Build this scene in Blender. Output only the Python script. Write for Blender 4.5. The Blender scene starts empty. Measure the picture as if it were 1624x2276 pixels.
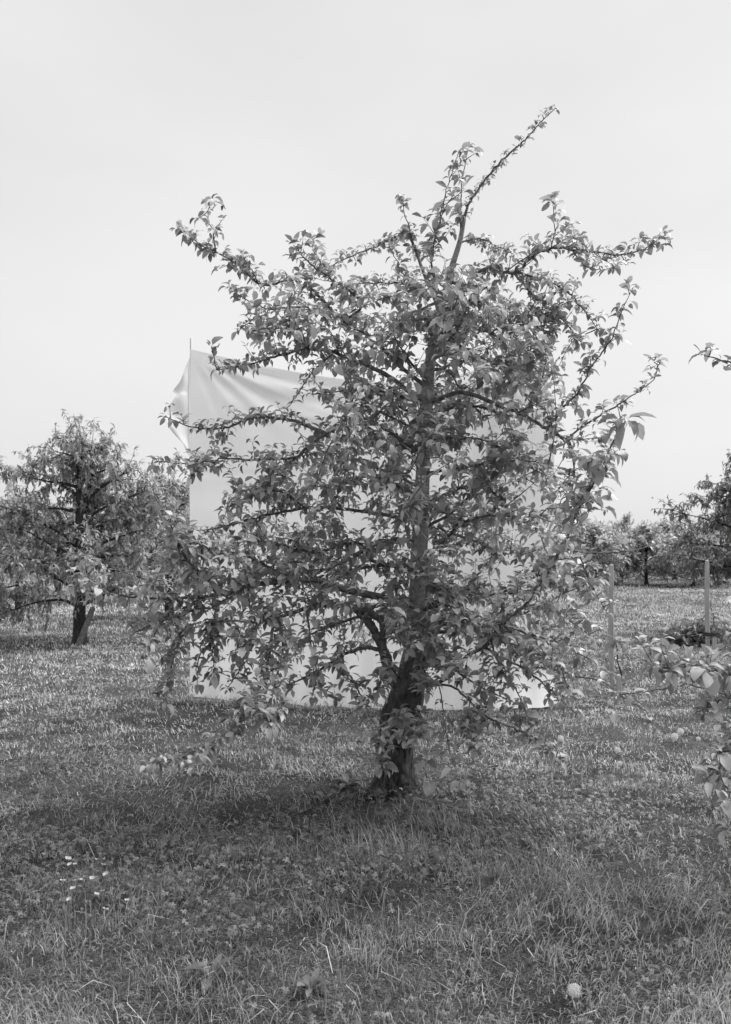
import bpy, math, random
import numpy as np
from mathutils import Matrix, Vector

R = math.radians
rng = np.random.default_rng(7)
random.seed(7)
scene = bpy.context.scene
col = scene.collection

# ------------------------------------------------------------------ camera, sky, sun, exposure
FPX, CX, HY, CH = 2013.0, 812.0, 1225.0, 1.45      # focal length, optical axis, horizon (plate units), lens height in m
cam_data = bpy.data.cameras.new('camera')
cam_data.sensor_fit = 'VERTICAL'
cam_data.sensor_height = 36.0
cam_data.lens = FPX / 2276.0 * 36.0
cam_data.shift_y = (HY - 1138.0) / 2276.0
cam_data.clip_start = 0.05
cam_data.clip_end = 6000.0
cam_data.dof.use_dof = True
cam_data.dof.focus_distance = 5.3
cam_data.dof.aperture_fstop = 7.0
cam = bpy.data.objects.new('camera', cam_data)
cam.location = (0, 0, CH)
cam.rotation_euler = (R(90), 0, 0)
col.objects.link(cam)
scene.camera = cam

SUN_EL, SUN_AZ = 55.0, 26.0          # azimuth measured from +X (right) towards +Y (away from the camera)
SUNV = np.array([math.cos(R(SUN_EL)) * math.cos(R(SUN_AZ)), math.cos(R(SUN_EL)) * math.sin(R(SUN_AZ)), math.sin(R(SUN_EL))])
world = bpy.data.worlds.new('World')
scene.world = world
world.use_nodes = True
wn, wl = world.node_tree.nodes, world.node_tree.links
wn.clear()
w_out = wn.new('ShaderNodeOutputWorld')
w_bg = wn.new('ShaderNodeBackground')
w_sky = wn.new('ShaderNodeTexSky')
w_sky.sky_type = 'NISHITA'
w_sky.sun_disc = False
w_sky.sun_elevation = R(SUN_EL)
w_sky.sun_rotation = R(90 - SUN_AZ)
w_sky.dust_density = 3.0
w_bw = wn.new('ShaderNodeRGBToBW')
w_tc = wn.new('ShaderNodeTexCoord')
w_map = wn.new('ShaderNodeMapping')
w_map.inputs['Scale'].default_value = (1.0, 1.0, 2.4)
w_noise = wn.new('ShaderNodeTexNoise')
w_noise.inputs['Scale'].default_value = 1.7
w_noise.inputs['Detail'].default_value = 4.0
w_noise.inputs['Roughness'].default_value = 0.45
w_ramp = wn.new('ShaderNodeMapRange')
w_ramp.inputs['From Min'].default_value = 0.3
w_ramp.inputs['From Max'].default_value = 0.7
w_ramp.inputs['To Min'].default_value = 2.9
w_ramp.inputs['To Max'].default_value = 3.45
w_mix = wn.new('ShaderNodeMix')
w_mix.data_type = 'FLOAT'
w_mix.inputs[0].default_value = 0.9
wl.new(w_sky.outputs[0], w_bw.inputs[0])
wl.new(w_tc.outputs['Generated'], w_map.inputs[0])
wl.new(w_map.outputs[0], w_noise.inputs['Vector'])
wl.new(w_noise.outputs[0], w_ramp.inputs[0])
wl.new(w_bw.outputs[0], w_mix.inputs[2])
wl.new(w_ramp.outputs[0], w_mix.inputs[3])
wl.new(w_mix.outputs[0], w_bg.inputs['Color'])
w_bg.inputs['Strength'].default_value = 0.1
wl.new(w_bg.outputs[0], w_out.inputs[0])

sun_data = bpy.data.lights.new('sun', 'SUN')
sun_data.energy = 2.3
sun_data.angle = R(52)
sun_data.color = (1, 1, 1)
sun = bpy.data.objects.new('sun', sun_data)
sun.rotation_euler = Vector(SUNV).to_track_quat('Z', 'Y').to_euler()
sun.location = (20, 12, 30)
col.objects.link(sun)

scene.view_settings.view_transform = 'Standard'
scene.view_settings.look = 'None'
scene.view_settings.exposure = 1.34
scene.view_settings.gamma = 1.0
scene.view_settings.use_curve_mapping = False
scene.render.engine = 'CYCLES'
scene.cycles.max_bounces = 6
scene.cycles.diffuse_bounces = 3
scene.cycles.glossy_bounces = 2
scene.cycles.transmission_bounces = 4
scene.cycles.use_denoising = True

# ------------------------------------------------------------------ helpers
def P(x, y, d):
    """the point seen at plate position (x, y) at distance d"""
    return np.array([(x - CX) / FPX * d, d, CH - (y - HY) / FPX * d])

def vnoise(x, y, seed=0):
    x = np.asarray(x, float); y = np.asarray(y, float)
    xi = np.floor(x).astype(np.int64); yi = np.floor(y).astype(np.int64)
    xf = x - xi; yf = y - yi
    u = xf * xf * (3 - 2 * xf); v = yf * yf * (3 - 2 * yf)
    def h(a, b):
        n = (a * 374761393 + b * 668265263 + seed * 974634777) & 0x7fffffff
        n = ((n ^ (n >> 13)) * 1274126177) & 0x7fffffff
        return ((n ^ (n >> 16)) & 0xffff) / 65535.0
    return (h(xi, yi) * (1 - u) + h(xi + 1, yi) * u) * (1 - v) + (h(xi, yi + 1) * (1 - u) + h(xi + 1, yi + 1) * u) * v

def fbm(x, y, seed=0, oct=3):
    s, a, t = 0.0, 1.0, 0.0
    for k in range(oct):
        s = s + a * vnoise(np.asarray(x) * 2 ** k, np.asarray(y) * 2 ** k, seed + k * 17)
        t += a; a *= 0.5
    return s / t

def ground_z(x, y):
    x = np.asarray(x, float); y = np.asarray(y, float)
    d = np.sqrt(x * x + y * y)
    f = np.clip(1.3 - d / 60.0, 0, 1)
    z = 0.10 * (fbm(x * .45 + 3, y * .45, 5, 2) - .5) + 0.07 * (fbm(x * 1.9, y * 1.9, 9, 2) - .5)
    return z * f

def make_mesh(name, verts, quads=None, tris=None, smooth=True, attrs=None):
    verts = np.asarray(verts, np.float32)
    me = bpy.data.meshes.new(name)
    nq = 0 if quads is None else len(quads)
    nt = 0 if tris is None else len(tris)
    me.vertices.add(len(verts))
    me.vertices.foreach_set('co', verts.ravel())
    idx, starts, totals, off = [], [], [], 0
    if nq:
        q = np.asarray(quads, np.int32); idx.append(q.ravel())
        starts.append(np.arange(nq) * 4); totals.append(np.full(nq, 4)); off = nq * 4
    if nt:
        t = np.asarray(tris, np.int32); idx.append(t.ravel())
        starts.append(off + np.arange(nt) * 3); totals.append(np.full(nt, 3))
    idx = np.concatenate(idx).astype(np.int32)
    me.loops.add(len(idx)); me.loops.foreach_set('vertex_index', idx)
    me.polygons.add(nq + nt)
    me.polygons.foreach_set('loop_start', np.concatenate(starts).astype(np.int32))
    me.polygons.foreach_set('loop_total', np.concatenate(totals).astype(np.int32))
    me.polygons.foreach_set('use_smooth', np.full(nq + nt, smooth))
    me.update(calc_edges=True)
    for k, v in (attrs or {}).items():
        a = me.attributes.new(k, 'FLOAT', 'POINT')
        a.data.foreach_set('value', np.asarray(v, np.float32))
    return me

def link(name, me, mat=None, parent=None, loc=None):
    o = bpy.data.objects.new(name, me)
    if mat is not None and me is not None and not me.materials:
        me.materials.append(mat)
    if parent is not None:
        o.parent = parent
    if loc is not None:
        o.location = loc
    col.objects.link(o)
    return o

def tag(o, label=None, category=None, group=None, kind=None):
    if label: o['label'] = label
    if category: o['category'] = category
    if group: o['group'] = group
    if kind: o['kind'] = kind
    return o

def thing(name, loc, label, category, group=None):
    return tag(link(name, None, loc=Vector(loc)), label, category, group)

def unit(v):
    v = np.asarray(v, float)
    return v / (np.linalg.norm(v) + 1e-9)

def smooth_path(pts, per=6):
    """Catmull-Rom through the points (any number of columns)"""
    p = np.asarray(pts, float)
    if len(p) < 3:
        t = np.linspace(0, 1, per + 1)[:, None]
        return p[0] * (1 - t) + p[-1] * t
    q = np.vstack([2 * p[0] - p[1], p, 2 * p[-1] - p[-2]])
    out = []
    for i in range(1, len(q) - 2):
        for t in np.linspace(0, 1, per, endpoint=False):
            a, b, c, d = q[i - 1], q[i], q[i + 1], q[i + 2]
            out.append(.5 * ((2 * b) + (c - a) * t + (2 * a - 5 * b + 4 * c - d) * t * t + (3 * b - a - 3 * c + d) * t ** 3))
    out.append(p[-1])
    return np.array(out)

class Tubes:
    """collects tubes; one mesh"""
    def __init__(s): s.v, s.q, s.t, s.n = [], [], [], 0
    def add(s, path, rad, sides=6, cap=True):
        path = np.asarray(path, float); rad = np.asarray(rad, float); m = len(path)
        tan = np.gradient(path, axis=0)
        tan /= np.linalg.norm(tan, axis=1)[:, None] + 1e-9
        ref = np.array([0.13, 0.97, 0.21]) if abs(tan[:, 1]).mean() < .75 else np.array([.97, .1, .2])
        a = np.cross(tan, ref); a /= np.linalg.norm(a, axis=1)[:, None] + 1e-9
        b = np.cross(tan, a)
        ang = np.linspace(0, 2 * np.pi, sides, endpoint=False)
        ring = path[:, None, :] + rad[:, None, None] * (a[:, None, :] * np.cos(ang)[None, :, None] + b[:, None, :] * np.sin(ang)[None, :, None])
        s.v.append(ring.reshape(-1, 3))
        i = np.arange(m - 1)[:, None] * sides; j = np.arange(sides)[None, :]; j2 = (j + 1) % sides
        s.q.append((np.stack([i + j, i + j2, i + sides + j2, i + sides + j], -1)).reshape(-1, 4) + s.n)
        k = m * sides
        if cap:
            s.v.append(path[-1:] + tan[-1:] * rad[-1]); e = (m - 1) * sides
            s.t.append(np.stack([e + j[0], e + j2[0], np.full(sides, k)], -1) + s.n); k += 1
        s.n += k
    def mesh(s, name, base=(0, 0, 0)):
        return make_mesh(name, np.vstack(s.v) - np.asarray(base), np.vstack(s.q), np.vstack(s.t) if s.t else None)

# ------------------------------------------------------------------ materials (all neutral greys: the photograph is black and white)
def new_mat(name):
    m = bpy.data.materials.new(name); m.use_nodes = True
    n, l = m.node_tree.nodes, m.node_tree.links
    n.clear()
    return m, n, l, n.new('ShaderNodeOutputMaterial')

def g(v): return (v, v, v, 1)

def leaf_material(name, top, under, trans, rough=.38, gloss=.5, lo=.35, hi=1.75):
    m, n, l, out = new_mat(name)
    at = n.new('ShaderNodeAttribute'); at.attribute_name = 'tone'
    mr = n.new('ShaderNodeMapRange'); mr.inputs[3].default_value = lo; mr.inputs[4].default_value = hi
    l.new(at.outputs['Fac'], mr.inputs[0])
    geo = n.new('ShaderNodeNewGeometry')
    side = n.new('ShaderNodeMix'); side.data_type = 'FLOAT'
    side.inputs[2].default_value = top; side.inputs[3].default_value = under
    l.new(geo.outputs['Backfacing'], side.inputs[0])
    mul = n.new('ShaderNodeMath'); mul.operation = 'MULTIPLY'
    l.new(side.outputs[0], mul.inputs[0]); l.new(mr.outputs[0], mul.inputs[1])
    pb = n.new('ShaderNodeBsdfPrincipled')
    l.new(mul.outputs[0], pb.inputs['Base Color'])
    pb.inputs['Roughness'].default_value = rough
    pb.inputs['Specular IOR Level'].default_value = gloss
    tr = n.new('ShaderNodeBsdfTranslucent')
    tm = n.new('ShaderNodeMath'); tm.operation = 'MULTIPLY'; tm.inputs[1].default_value = trans
    l.new(mr.outputs[0], tm.inputs[0]); l.new(tm.outputs[0], tr.inputs['Color'])
    add = n.new('ShaderNodeAddShader')
    l.new(pb.outputs[0], add.inputs[0]); l.new(tr.outputs[0], add.inputs[1])
    l.new(add.outputs[0], out.inputs[0])
    return m

def bark_material(name, c0, c1, scale=14, stretch=.35, bump=.5, z_lo=None, c_hi=None):
    """c0/c1 rough dark bark; above z_lo (m) the younger, smoother, paler bark c_hi"""
    m, n, l, out = new_mat(name)
    tc = n.new('ShaderNodeTexCoord'); mp = n.new('ShaderNodeMapping')
    mp.inputs['Scale'].default_value = (1, 1, stretch)
    l.new(tc.outputs['Object'], mp.inputs[0])
    no = n.new('ShaderNodeTexNoise'); no.inputs['Scale'].default_value = scale; no.inputs['Detail'].default_value = 8
    no.inputs['Roughness'].default_value = .65
    l.new(mp.outputs[0], no.inputs['Vector'])
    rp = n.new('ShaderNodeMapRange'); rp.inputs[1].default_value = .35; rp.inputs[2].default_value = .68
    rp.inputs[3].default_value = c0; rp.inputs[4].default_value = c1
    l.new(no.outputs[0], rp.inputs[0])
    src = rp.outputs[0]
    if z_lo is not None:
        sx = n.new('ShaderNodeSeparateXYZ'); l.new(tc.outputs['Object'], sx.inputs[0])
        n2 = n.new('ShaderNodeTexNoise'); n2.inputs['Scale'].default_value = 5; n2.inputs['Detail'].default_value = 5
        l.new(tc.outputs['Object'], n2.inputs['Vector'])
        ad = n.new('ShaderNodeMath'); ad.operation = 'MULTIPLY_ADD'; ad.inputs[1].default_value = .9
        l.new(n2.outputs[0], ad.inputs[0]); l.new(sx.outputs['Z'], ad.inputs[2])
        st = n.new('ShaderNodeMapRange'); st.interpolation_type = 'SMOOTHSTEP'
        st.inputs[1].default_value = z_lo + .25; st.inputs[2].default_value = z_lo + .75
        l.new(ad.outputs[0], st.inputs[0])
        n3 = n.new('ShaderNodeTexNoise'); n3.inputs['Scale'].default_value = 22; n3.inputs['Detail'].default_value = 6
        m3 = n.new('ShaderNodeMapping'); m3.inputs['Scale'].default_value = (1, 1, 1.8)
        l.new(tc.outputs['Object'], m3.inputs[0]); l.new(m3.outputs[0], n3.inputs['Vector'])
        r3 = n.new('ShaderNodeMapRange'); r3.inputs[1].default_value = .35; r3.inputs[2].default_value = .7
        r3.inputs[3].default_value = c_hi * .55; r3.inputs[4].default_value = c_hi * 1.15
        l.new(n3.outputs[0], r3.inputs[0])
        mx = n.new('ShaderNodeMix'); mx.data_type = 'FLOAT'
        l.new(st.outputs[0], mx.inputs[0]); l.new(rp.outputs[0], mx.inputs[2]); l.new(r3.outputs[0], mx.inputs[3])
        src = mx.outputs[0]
    pb = n.new('ShaderNodeBsdfPrincipled'); pb.inputs['Roughness'].default_value = .8
    pb.inputs['Specular IOR Level'].default_value = .2
    l.new(src, pb.inputs['Base Color'])
    bp = n.new('ShaderNodeBump'); bp.inputs['Strength'].default_value = bump; bp.inputs['Distance'].default_value = .01
    l.new(no.outputs[0], bp.inputs['Height']); l.new(bp.outputs[0], pb.inputs['Normal'])
    l.new(pb.outputs[0], out.inputs[0])
    return m

def tone_material(name, lo, hi, rough=.7, trans=0.0, gloss=.25):
    m, n, l, out = new_mat(name)
    at = n.new('ShaderNodeAttribute'); at.attribute_name = 'tone'
    mr = n.new('ShaderNodeMapRange'); mr.inputs[3].default_value = lo; mr.inputs[4].default_value = hi
    l.new(at.outputs['Fac'], mr.inputs[0])
    pb = n.new('ShaderNodeBsdfPrincipled'); pb.inputs['Roughness'].default_value = rough
    pb.inputs['Specular IOR Level'].default_value = gloss
    l.new(mr.outputs[0], pb.inputs['Base Color'])
    sh = pb
    if trans:
        tr = n.new('ShaderNodeBsdfTranslucent')
        tm = n.new('ShaderNodeMath'); tm.operation = 'MULTIPLY'; tm.inputs[1].default_value = trans
        l.new(mr.outputs[0], tm.inputs[0]); l.new(tm.outputs[0], tr.inputs['Color'])
        sh = n.new('ShaderNodeAddShader'); l.new(pb.outputs[0], sh.inputs[0]); l.new(tr.outputs[0], sh.inputs[1])
    l.new(sh.outputs[0], out.inputs[0])
    return m

def noise_material(name, c0, c1, scale, rough=.85, bump=.3, stretch=(1, 1, 1), trans=0.0, dist=.01):
    m, n, l, out = new_mat(name)
    tc = n.new('ShaderNodeTexCoord'); mp = n.new('ShaderNodeMapping'); mp.inputs['Scale'].default_value = stretch
    l.new(tc.outputs['Object'], mp.inputs[0])
    no = n.new('ShaderNodeTexNoise'); no.inputs['Scale'].default_value = scale; no.inputs['Detail'].default_value = 7
    no.inputs['Roughness'].default_value = .6
    l.new(mp.outputs[0], no.inputs['Vector'])
    rp = n.new('ShaderNodeMapRange'); rp.inputs[1].default_value = .32; rp.inputs[2].default_value = .68
    rp.inputs[3].default_value = c0; rp.inputs[4].default_value = c1
    l.new(no.outputs[0], rp.inputs[0])
    pb = n.new('ShaderNodeBsdfPrincipled'); pb.inputs['Roughness'].default_value = rough
    pb.inputs['Specular IOR Level'].default_value = .15
    l.new(rp.outputs[0], pb.inputs['Base Color'])
    bp = n.new('ShaderNodeBump'); bp.inputs['Strength'].default_value = bump; bp.inputs['Distance'].default_value = dist
    l.new(no.outputs[0], bp.inputs['Height']); l.new(bp.outputs[0], pb.inputs['Normal'])
    sh = pb
    if trans:
        tr = n.new('ShaderNodeBsdfTranslucent'); tr.inputs['Color'].default_value = g(1)
        l.new(rp.outputs[0], tr.inputs['Color'])
        sh = n.new('ShaderNodeMixShader'); sh.inputs[0].default_value = trans
        l.new(pb.outputs[0], sh.inputs[1]); l.new(tr.outputs[0], sh.inputs[2])
    l.new(sh.outputs[0], out.inputs[0])
    return m

M = {}
M['leaf'] = leaf_material('apple_leaf', .26, .24, .13, rough=.42, gloss=.42)
M['pear_leaf'] = leaf_material('pear_leaf', .22, .26, .18, rough=.5, gloss=.25)
M['far_leaf'] = leaf_material('far_leaf', .29, .31, .2, rough=.6, gloss=.15)
M['dark_leaf'] = leaf_material('dark_leaf', .13, .18, .1)
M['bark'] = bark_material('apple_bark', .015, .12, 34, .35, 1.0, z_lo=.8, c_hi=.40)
M['limb'] = bark_material('limb_bark', .07, .26, 30, 1, .3)
M['dark_bark'] = bark_material('dark_bark', .02, .07, 20, .4, .5)
M['grass'] = tone_material('grass_blade', .06, .62, .55, trans=.35, gloss=.3)
M['clover'] = tone_material('ground_cover', .04, .22, .5, trans=.3, gloss=.35)
def thatch_material():
    m, n, l, out = new_mat('soil_and_thatch')
    tc = n.new('ShaderNodeTexCoord')
    def noise(scale, detail, stretch, lo, hi, a, b):
        mp = n.new('ShaderNodeMapping'); mp.inputs['Scale'].default_value = stretch; mp.inputs['Rotation'].default_value = (0, 0, scale * .01)
        no = n.new('ShaderNodeTexNoise'); no.inputs['Scale'].default_value = scale; no.inputs['Detail'].default_value = detail; no.inputs['Roughness'].default_value = .7
        mr = n.new('ShaderNodeMapRange'); mr.inputs[1].default_value = lo; mr.inputs[2].default_value = hi; mr.inputs[3].default_value = a; mr.inputs[4].default_value = b
        l.new(tc.outputs['Object'], mp.inputs[0]); l.new(mp.outputs[0], no.inputs['Vector']); l.new(no.outputs[0], mr.inputs[0])
        return mr.outputs[0], no.outputs[0]
    a, h1 = noise(60, 6, (1, 2.5, 1), .36, .66, .012, .27)
    b, h2 = noise(85, 5, (3, 1, 1), .4, .7, .3, 1.4)
    c, h3 = noise(2.2, 4, (1, 1, 1), .35, .65, .45, 1.1)
    m1 = n.new('ShaderNodeMath'); m1.operation = 'MULTIPLY'; l.new(a, m1.inputs[0]); l.new(b, m1.inputs[1])
    m2 = n.new('ShaderNodeMath'); m2.operation = 'MULTIPLY'; l.new(m1.outputs[0], m2.inputs[0]); l.new(c, m2.inputs[1])
    pb = n.new('ShaderNodeBsdfPrincipled'); pb.inputs['Roughness'].default_value = .95; pb.inputs['Specular IOR Level'].default_value = .05
    l.new(m2.outputs[0], pb.inputs['Base Color'])
    bp = n.new('ShaderNodeBump'); bp.inputs['Strength'].default_value = .8; bp.inputs['Distance'].default_value = .02
    l.new(h1, bp.inputs['Height']); l.new(bp.outputs[0], pb.inputs['Normal'])
    l.new(pb.outputs[0], out.inputs[0])
    return m
M['soil'] = thatch_material()
M['cloth'] = noise_material('cotton_sheet', .77, .83, 1.6, rough=.9, bump=.05, trans=.42)
M['stake'] = noise_material('weathered_wood', .28, .5, 30, bump=.4, stretch=(1, 1, .12), dist=.004)
M['pole'] = noise_material('pale_pole', .5, .65, 25, bump=.3, stretch=(1, 1, .12), dist=.004)
M['tie'] = noise_material('dark_tie', .05, .09, 30)
M['fluff'] = noise_material('seed_fluff', .72, .8, 10, trans=.4, bump=0)
M['petal'] = noise_material('petal', .45, .55, 20, trans=.2, bump=0)
M['stem'] = noise_material('green_stem', .09, .16, 30, bump=0)

# ------------------------------------------------------------------ leaves
def leaf_template(k, rows=(0, .2, .38, .62, .86, 1), half=(.010, .012, .175, .222, .135, .004), bend=(.4, 1.9), fold=(.15, .7)):
    r = np.random.default_rng(100 + k)
    B = r.uniform(*bend); F = r.uniform(*fold); tw = r.uniform(-.5, .5); side = r.uniform(-.22, .22); wf = r.uniform(.72, 1.12)
    v = []; y = z = x0 = 0.0; prev = 0.0
    for t, w in zip(rows, half):
        a = -B * max(0, t - .1) ** 1.2 + .12
        st = t - prev; prev = t
        y += math.cos(a) * st; z += math.sin(a) * st
        x0 = side * max(0, t - .2) ** 2
        roll = tw * max(0, t - .2)
        for s in (-1, 0, 1):
            e = s * w * wf
            up = abs(s) * w * F + (.014 * math.sin(9 * t + 2 * s + k) if s else 0) * (w > .05)
            v.append((x0 + e * math.cos(roll) - up * math.sin(roll) * s * 0, y, z + up + e * math.sin(roll)))
    v = np.array(v); q = []
    for i in range(len(rows) - 1):
        for j in range(2):
            a = i * 3 + j
            q.append((a, a + 1, a + 4, a + 3))
    return v, np.array(q)

NV = 16
APPLE = [leaf_template(k) for k in range(NV)]
PEAR = [leaf_template(50 + k, (0, .55, 1), (.015, .18, .005), (.4, 1.5), (.2, .5)) for k in range(6)]
BROAD = [leaf_template(150 + k, (0, .5, 1), (.02, .22, .005), (.4, 1.5), (.2, .6)) for k in range(6)]
FAR = [(np.array([(0, 0, 0), (-.2 - .02 * k, .5, .02 * k), (0, 1, -.22 + .05 * k), (.2, .5, .12)]), np.array([(0, 3, 2, 1)])) for k in range(5)]

class Leaves:
    def __init__(s, templates): s.T = templates; s.p, s.R, s.s, s.k, s.tone = [], [], [], [], []
    def add(s, pos, direction, size, roll=None, tone=None):
        y = unit(direction)
        up = np.array([0, 0, 1.0]) + rng.normal(0, .28, 3)
        z = up - y * np.dot(up, y)
        if np.linalg.norm(z) < .15: z = np.cross(y, rng.normal(0, 1, 3))
        z = unit(z); x = np.cross(y, z)
        s.p.append(pos); s.R.append(np.stack([x, y, z], 1)); s.s.append(size)
        s.k.append(int(rng.integers(len(s.T)))); s.tone.append(rng.beta(1.5, 1.7) if tone is None else tone)
    def rosette(s, pos, n, size, axis=None, spread=1.0):
        a0 = rng.uniform(0, 6.28)
        for i in range(n):
            a = a0 + i * 2.4 + rng.normal(0, .25)
            el = rng.uniform(-.75, 1.0)
            d = np.array([math.cos(a) * math.cos(el), math.sin(a) * math.cos(el), math.sin(el)]) * spread
            if axis is not None: d = d + axis * .45
            s.add(pos + rng.normal(0, .004, 3), d, size * rng.uniform(.38, 1.25))
    def arrays(s):
        s.p = np.array(s.p); s.R = np.array(s.R); s.s = np.array(s.s); s.k = np.array(s.k); s.tone = np.array(s.tone)
        return s
    def mesh(s, name, base, keep=None):
        V, Q, A, off = [], [], [], 0
        for k, (tv, tq) in enumerate(s.T):
            m = s.k == k
            if keep is not None: m &= keep
            c = int(m.sum())
            if not c: continue
            v = np.einsum('nij,vj->nvi', s.R[m], tv) * s.s[m][:, None, None] + s.p[m][:, None, :] - np.asarray(base)
            V.append(v.reshape(-1, 3))
            Q.append((tq[None] + (np.arange(c) * len(tv))[:, None, None]).reshape(-1, 4) + off)
            A.append(np.repeat(s.tone[m], len(tv))); off += c * len(tv)
        return make_mesh(name, np.vstack(V), np.vstack(Q), attrs={'tone': np.concatenate(A)})

def single_leaf_meshes(templates, mat, tag_name):
    out = []
    for k, (v, q) in enumerate(templates):
        me = make_mesh(tag_name, v, q, attrs={'tone': np.full(len(v), .2 + .6 * ((k * 5) % len(templates)) / len(templates))})
        me.materials.append(mat); out.append(me)
    return out

def finish_leaves(bag, root, base, mat, single, limit, name='foliage'):
    """the largest leaves in view become parts of their own, the rest one part"""
    bag.arrays()
    d = np.maximum(bag.p[:, 1], .3)
    sx = CX + bag.p[:, 0] / d * FPX; sy = HY - (bag.p[:, 2] - CH) / d * FPX
    inside = (sx > 5) & (sx < 1619) & (sy > 5) & (sy < 2270)
    score = np.where(inside, bag.s / d, 0)
    keep = np.ones(len(bag.p), bool)
    order = np.argsort(-score)[:limit]
    order = order[score[order] > 0]
    keep[order] = False
    for i in order:
        o = link('leaf', single[bag.k[i]], parent=root)
        m = Matrix(bag.R[i].tolist()).to_4x4() @ Matrix.Scale(float(bag.s[i]), 4)
        m.translation = Vector(bag.p[i] - base)
        o.matrix_basis = m
    tag(link(name, bag.mesh(name, base, keep), mat, root), kind='stuff')

# ------------------------------------------------------------------ ground
def axis_lines(dense_lo, dense_hi, step, lo, hi):
    a = list(np.arange(dense_lo, dense_hi + 1e-6, step)); s = step
    while a[-1] < hi: s *= 1.35; a.append(a[-1] + s)
    s = step
    while a[0] > lo: s *= 1.35; a.insert(0, a[0] - s)
    return np.array(a)
gx = axis_lines(-8, 8, .14, -500, 500); gy = axis_lines(1, 20, .14, -200, 900)
XX, YY = np.meshgrid(gx, gy)
ZZ = ground_z(XX, YY)
i = np.arange(len(gy) - 1)[:, None] * len(gx); j = np.arange(len(gx) - 1)[None, :]
gq = np.stack([i + j, i + j + 1, i + j + 1 + len(gx), i + j + len(gx)], -1).reshape(-1, 4)
tag(link('ground', make_mesh('ground', np.stack([XX, YY, ZZ], -1).reshape(-1, 3), gq), M['soil']), kind='structure')

# ------------------------------------------------------------------ the apple tree: skeleton read off the photograph, with depth
TD = 5.5
base_xy = P(880, 1757, TD)
BASE = np.array([base_xy[0], base_xy[1], float(ground_z(base_xy[0], base_xy[1])) - .03])
tree = thing('apple_tree', BASE, 'large spreading apple tree standing in front of the white cloth', 'tree')
leaves = Leaves(APPLE)
LIMBS = {}
PENDING = []
def flush_limbs():
    for key, name, tubes, base, mat, root, path in PENDING: link(name, tubes.mesh(name, base), mat, root)
    PENDING.clear()

trunk_pts = [(880, 1775, 5.5, 66), (880, 1752, 5.5, 52), (880, 1730, 5.5, 43), (879, 1690, 5.5, 39), (882, 1640, 5.5, 39), (893, 1590, 5.5, 42), (905, 1545, 5.5, 38),
             (915, 1490, 5.5, 30), (922, 1430, 5.5, 23), (926, 1340, 5.5, 18.5), (930, 1240, 5.5, 18.5), (935, 1140, 5.5, 17), (939, 1040, 5.5, 15.5),
             (943, 940, 5.5, 14), (952, 830, 5.5, 12.5), (966, 740, 5.5, 10), (985, 655, 5.48, 8), (1006, 588, 5.45, 6.5), (1022, 535, 5.42, 5.5), (1030, 490, 5.4, 5)]
tp = smooth_path([list(P(x, y, d)) + [w * d / FPX] for x, y, d, w in trunk_pts], 15)
LIMBS['trunk'] = np.array([[x, y, d] for x, y, d, w in trunk_pts], float)

def bark_tube(path, rad, sides, rough, seed):
    """tube with ridged, furrowed skin"""
    m = len(path)
    tan = np.gradient(path, axis=0); tan /= np.linalg.norm(tan, axis=1)[:, None]
    a = np.cross(tan, [0.1, 1, 0.1]); a /= np.linalg.norm(a, axis=1)[:, None]
    b = np.cross(tan, a)
    ang = np.linspace(0, 2 * np.pi, sides, endpoint=False)
    s = np.concatenate([[0], np.cumsum(np.linalg.norm(np.diff(path, axis=0), axis=1))])
    A, S = np.meshgrid(ang, s)
    lobes = .09 * np.cos(3 * A + seed + 1.2 * S) + .05 * np.cos(5 * A - 2 * S + seed)
    per = lambda fx, fy, sd: (vnoise(np.cos(A) * fx + 40, np.sin(A) * fx + S * fy + sd, sd) - .5)
    ridge = per(5, 16, 3) * .5 + per(9, 34, 8) * .35 + per(16, 70, 12) * .25
    rr = rad[:, None] * (1 + lobes * np.clip(rough, .3, 1)[:, None]) + ridge * .05 * rough[:, None]
    v = path[:, None, :] + rr[..., None] * (a[:, None, :] * np.cos(A)[..., None] + b[:, None, :] * np.sin(A)[..., None])
    i = np.arange(m - 1)[:, None] * sides; j = np.arange(sides)[None, :]; j2 = (j + 1) % sides
    return v.reshape(-1, 3), np.stack([i + j, i + j2, i + sides + j2, i + sides + j], -1).reshape(-1, 4)

tlen = np.linspace(0, 1, len(tp))
rough = np.clip(1.15 - tlen * 2.6, .08, 1)
tv, tq = bark_tube(tp[:, :3], tp[:, 3], 90, rough, 1.0)
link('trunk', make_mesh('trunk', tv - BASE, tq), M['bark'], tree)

def nearest_on(parent, x, y):
    L = LIMBS[parent]; best = (1e18, None)
    for a, b in zip(L[:-1], L[1:]):
        ab = b[:2] - a[:2]; t = np.clip(np.dot(np.array([x, y]) - a[:2], ab) / (np.dot(ab, ab) + 1e-9), 0, 1)
        q = a + (b - a) * t
        dd = (q[0] - x) ** 2 + (q[1] - y) ** 2
        if dd < best[0]: best = (dd, q)
    return best[1]

def grow_twig(tubes, bag, p0, direction, length, r0, size, step=.03, droop=.0, per=2.4, tip=4):
    n = max(3, int(length / .03))
    p = np.array(p0, float); d = unit(direction); path = [p.copy()]
    for k in range(n):
        d = unit(d + rng.normal(0, .10, 3) + np.array([0, 0, .05 - droop]))
        p = p + d * length / n; path.append(p.copy())
    path = np.array(path)
    tubes.add(path, np.linspace(r0, .0011, len(path)), 5)
    m = max(2, int(length / step))
    for k in range(m):
        t = (k + rng.uniform(.2, .9)) / m
        q = path[min(int(t * n), n - 1)]
        c = int(rng.poisson(per))
        if c: bag.rosette(q, min(c, 6), size * (.8 + .35 * t), axis=d * .4)
    bag.rosette(path[-1], tip, size * .8, axis=d + np.array([0, 0, .5]))

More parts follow.
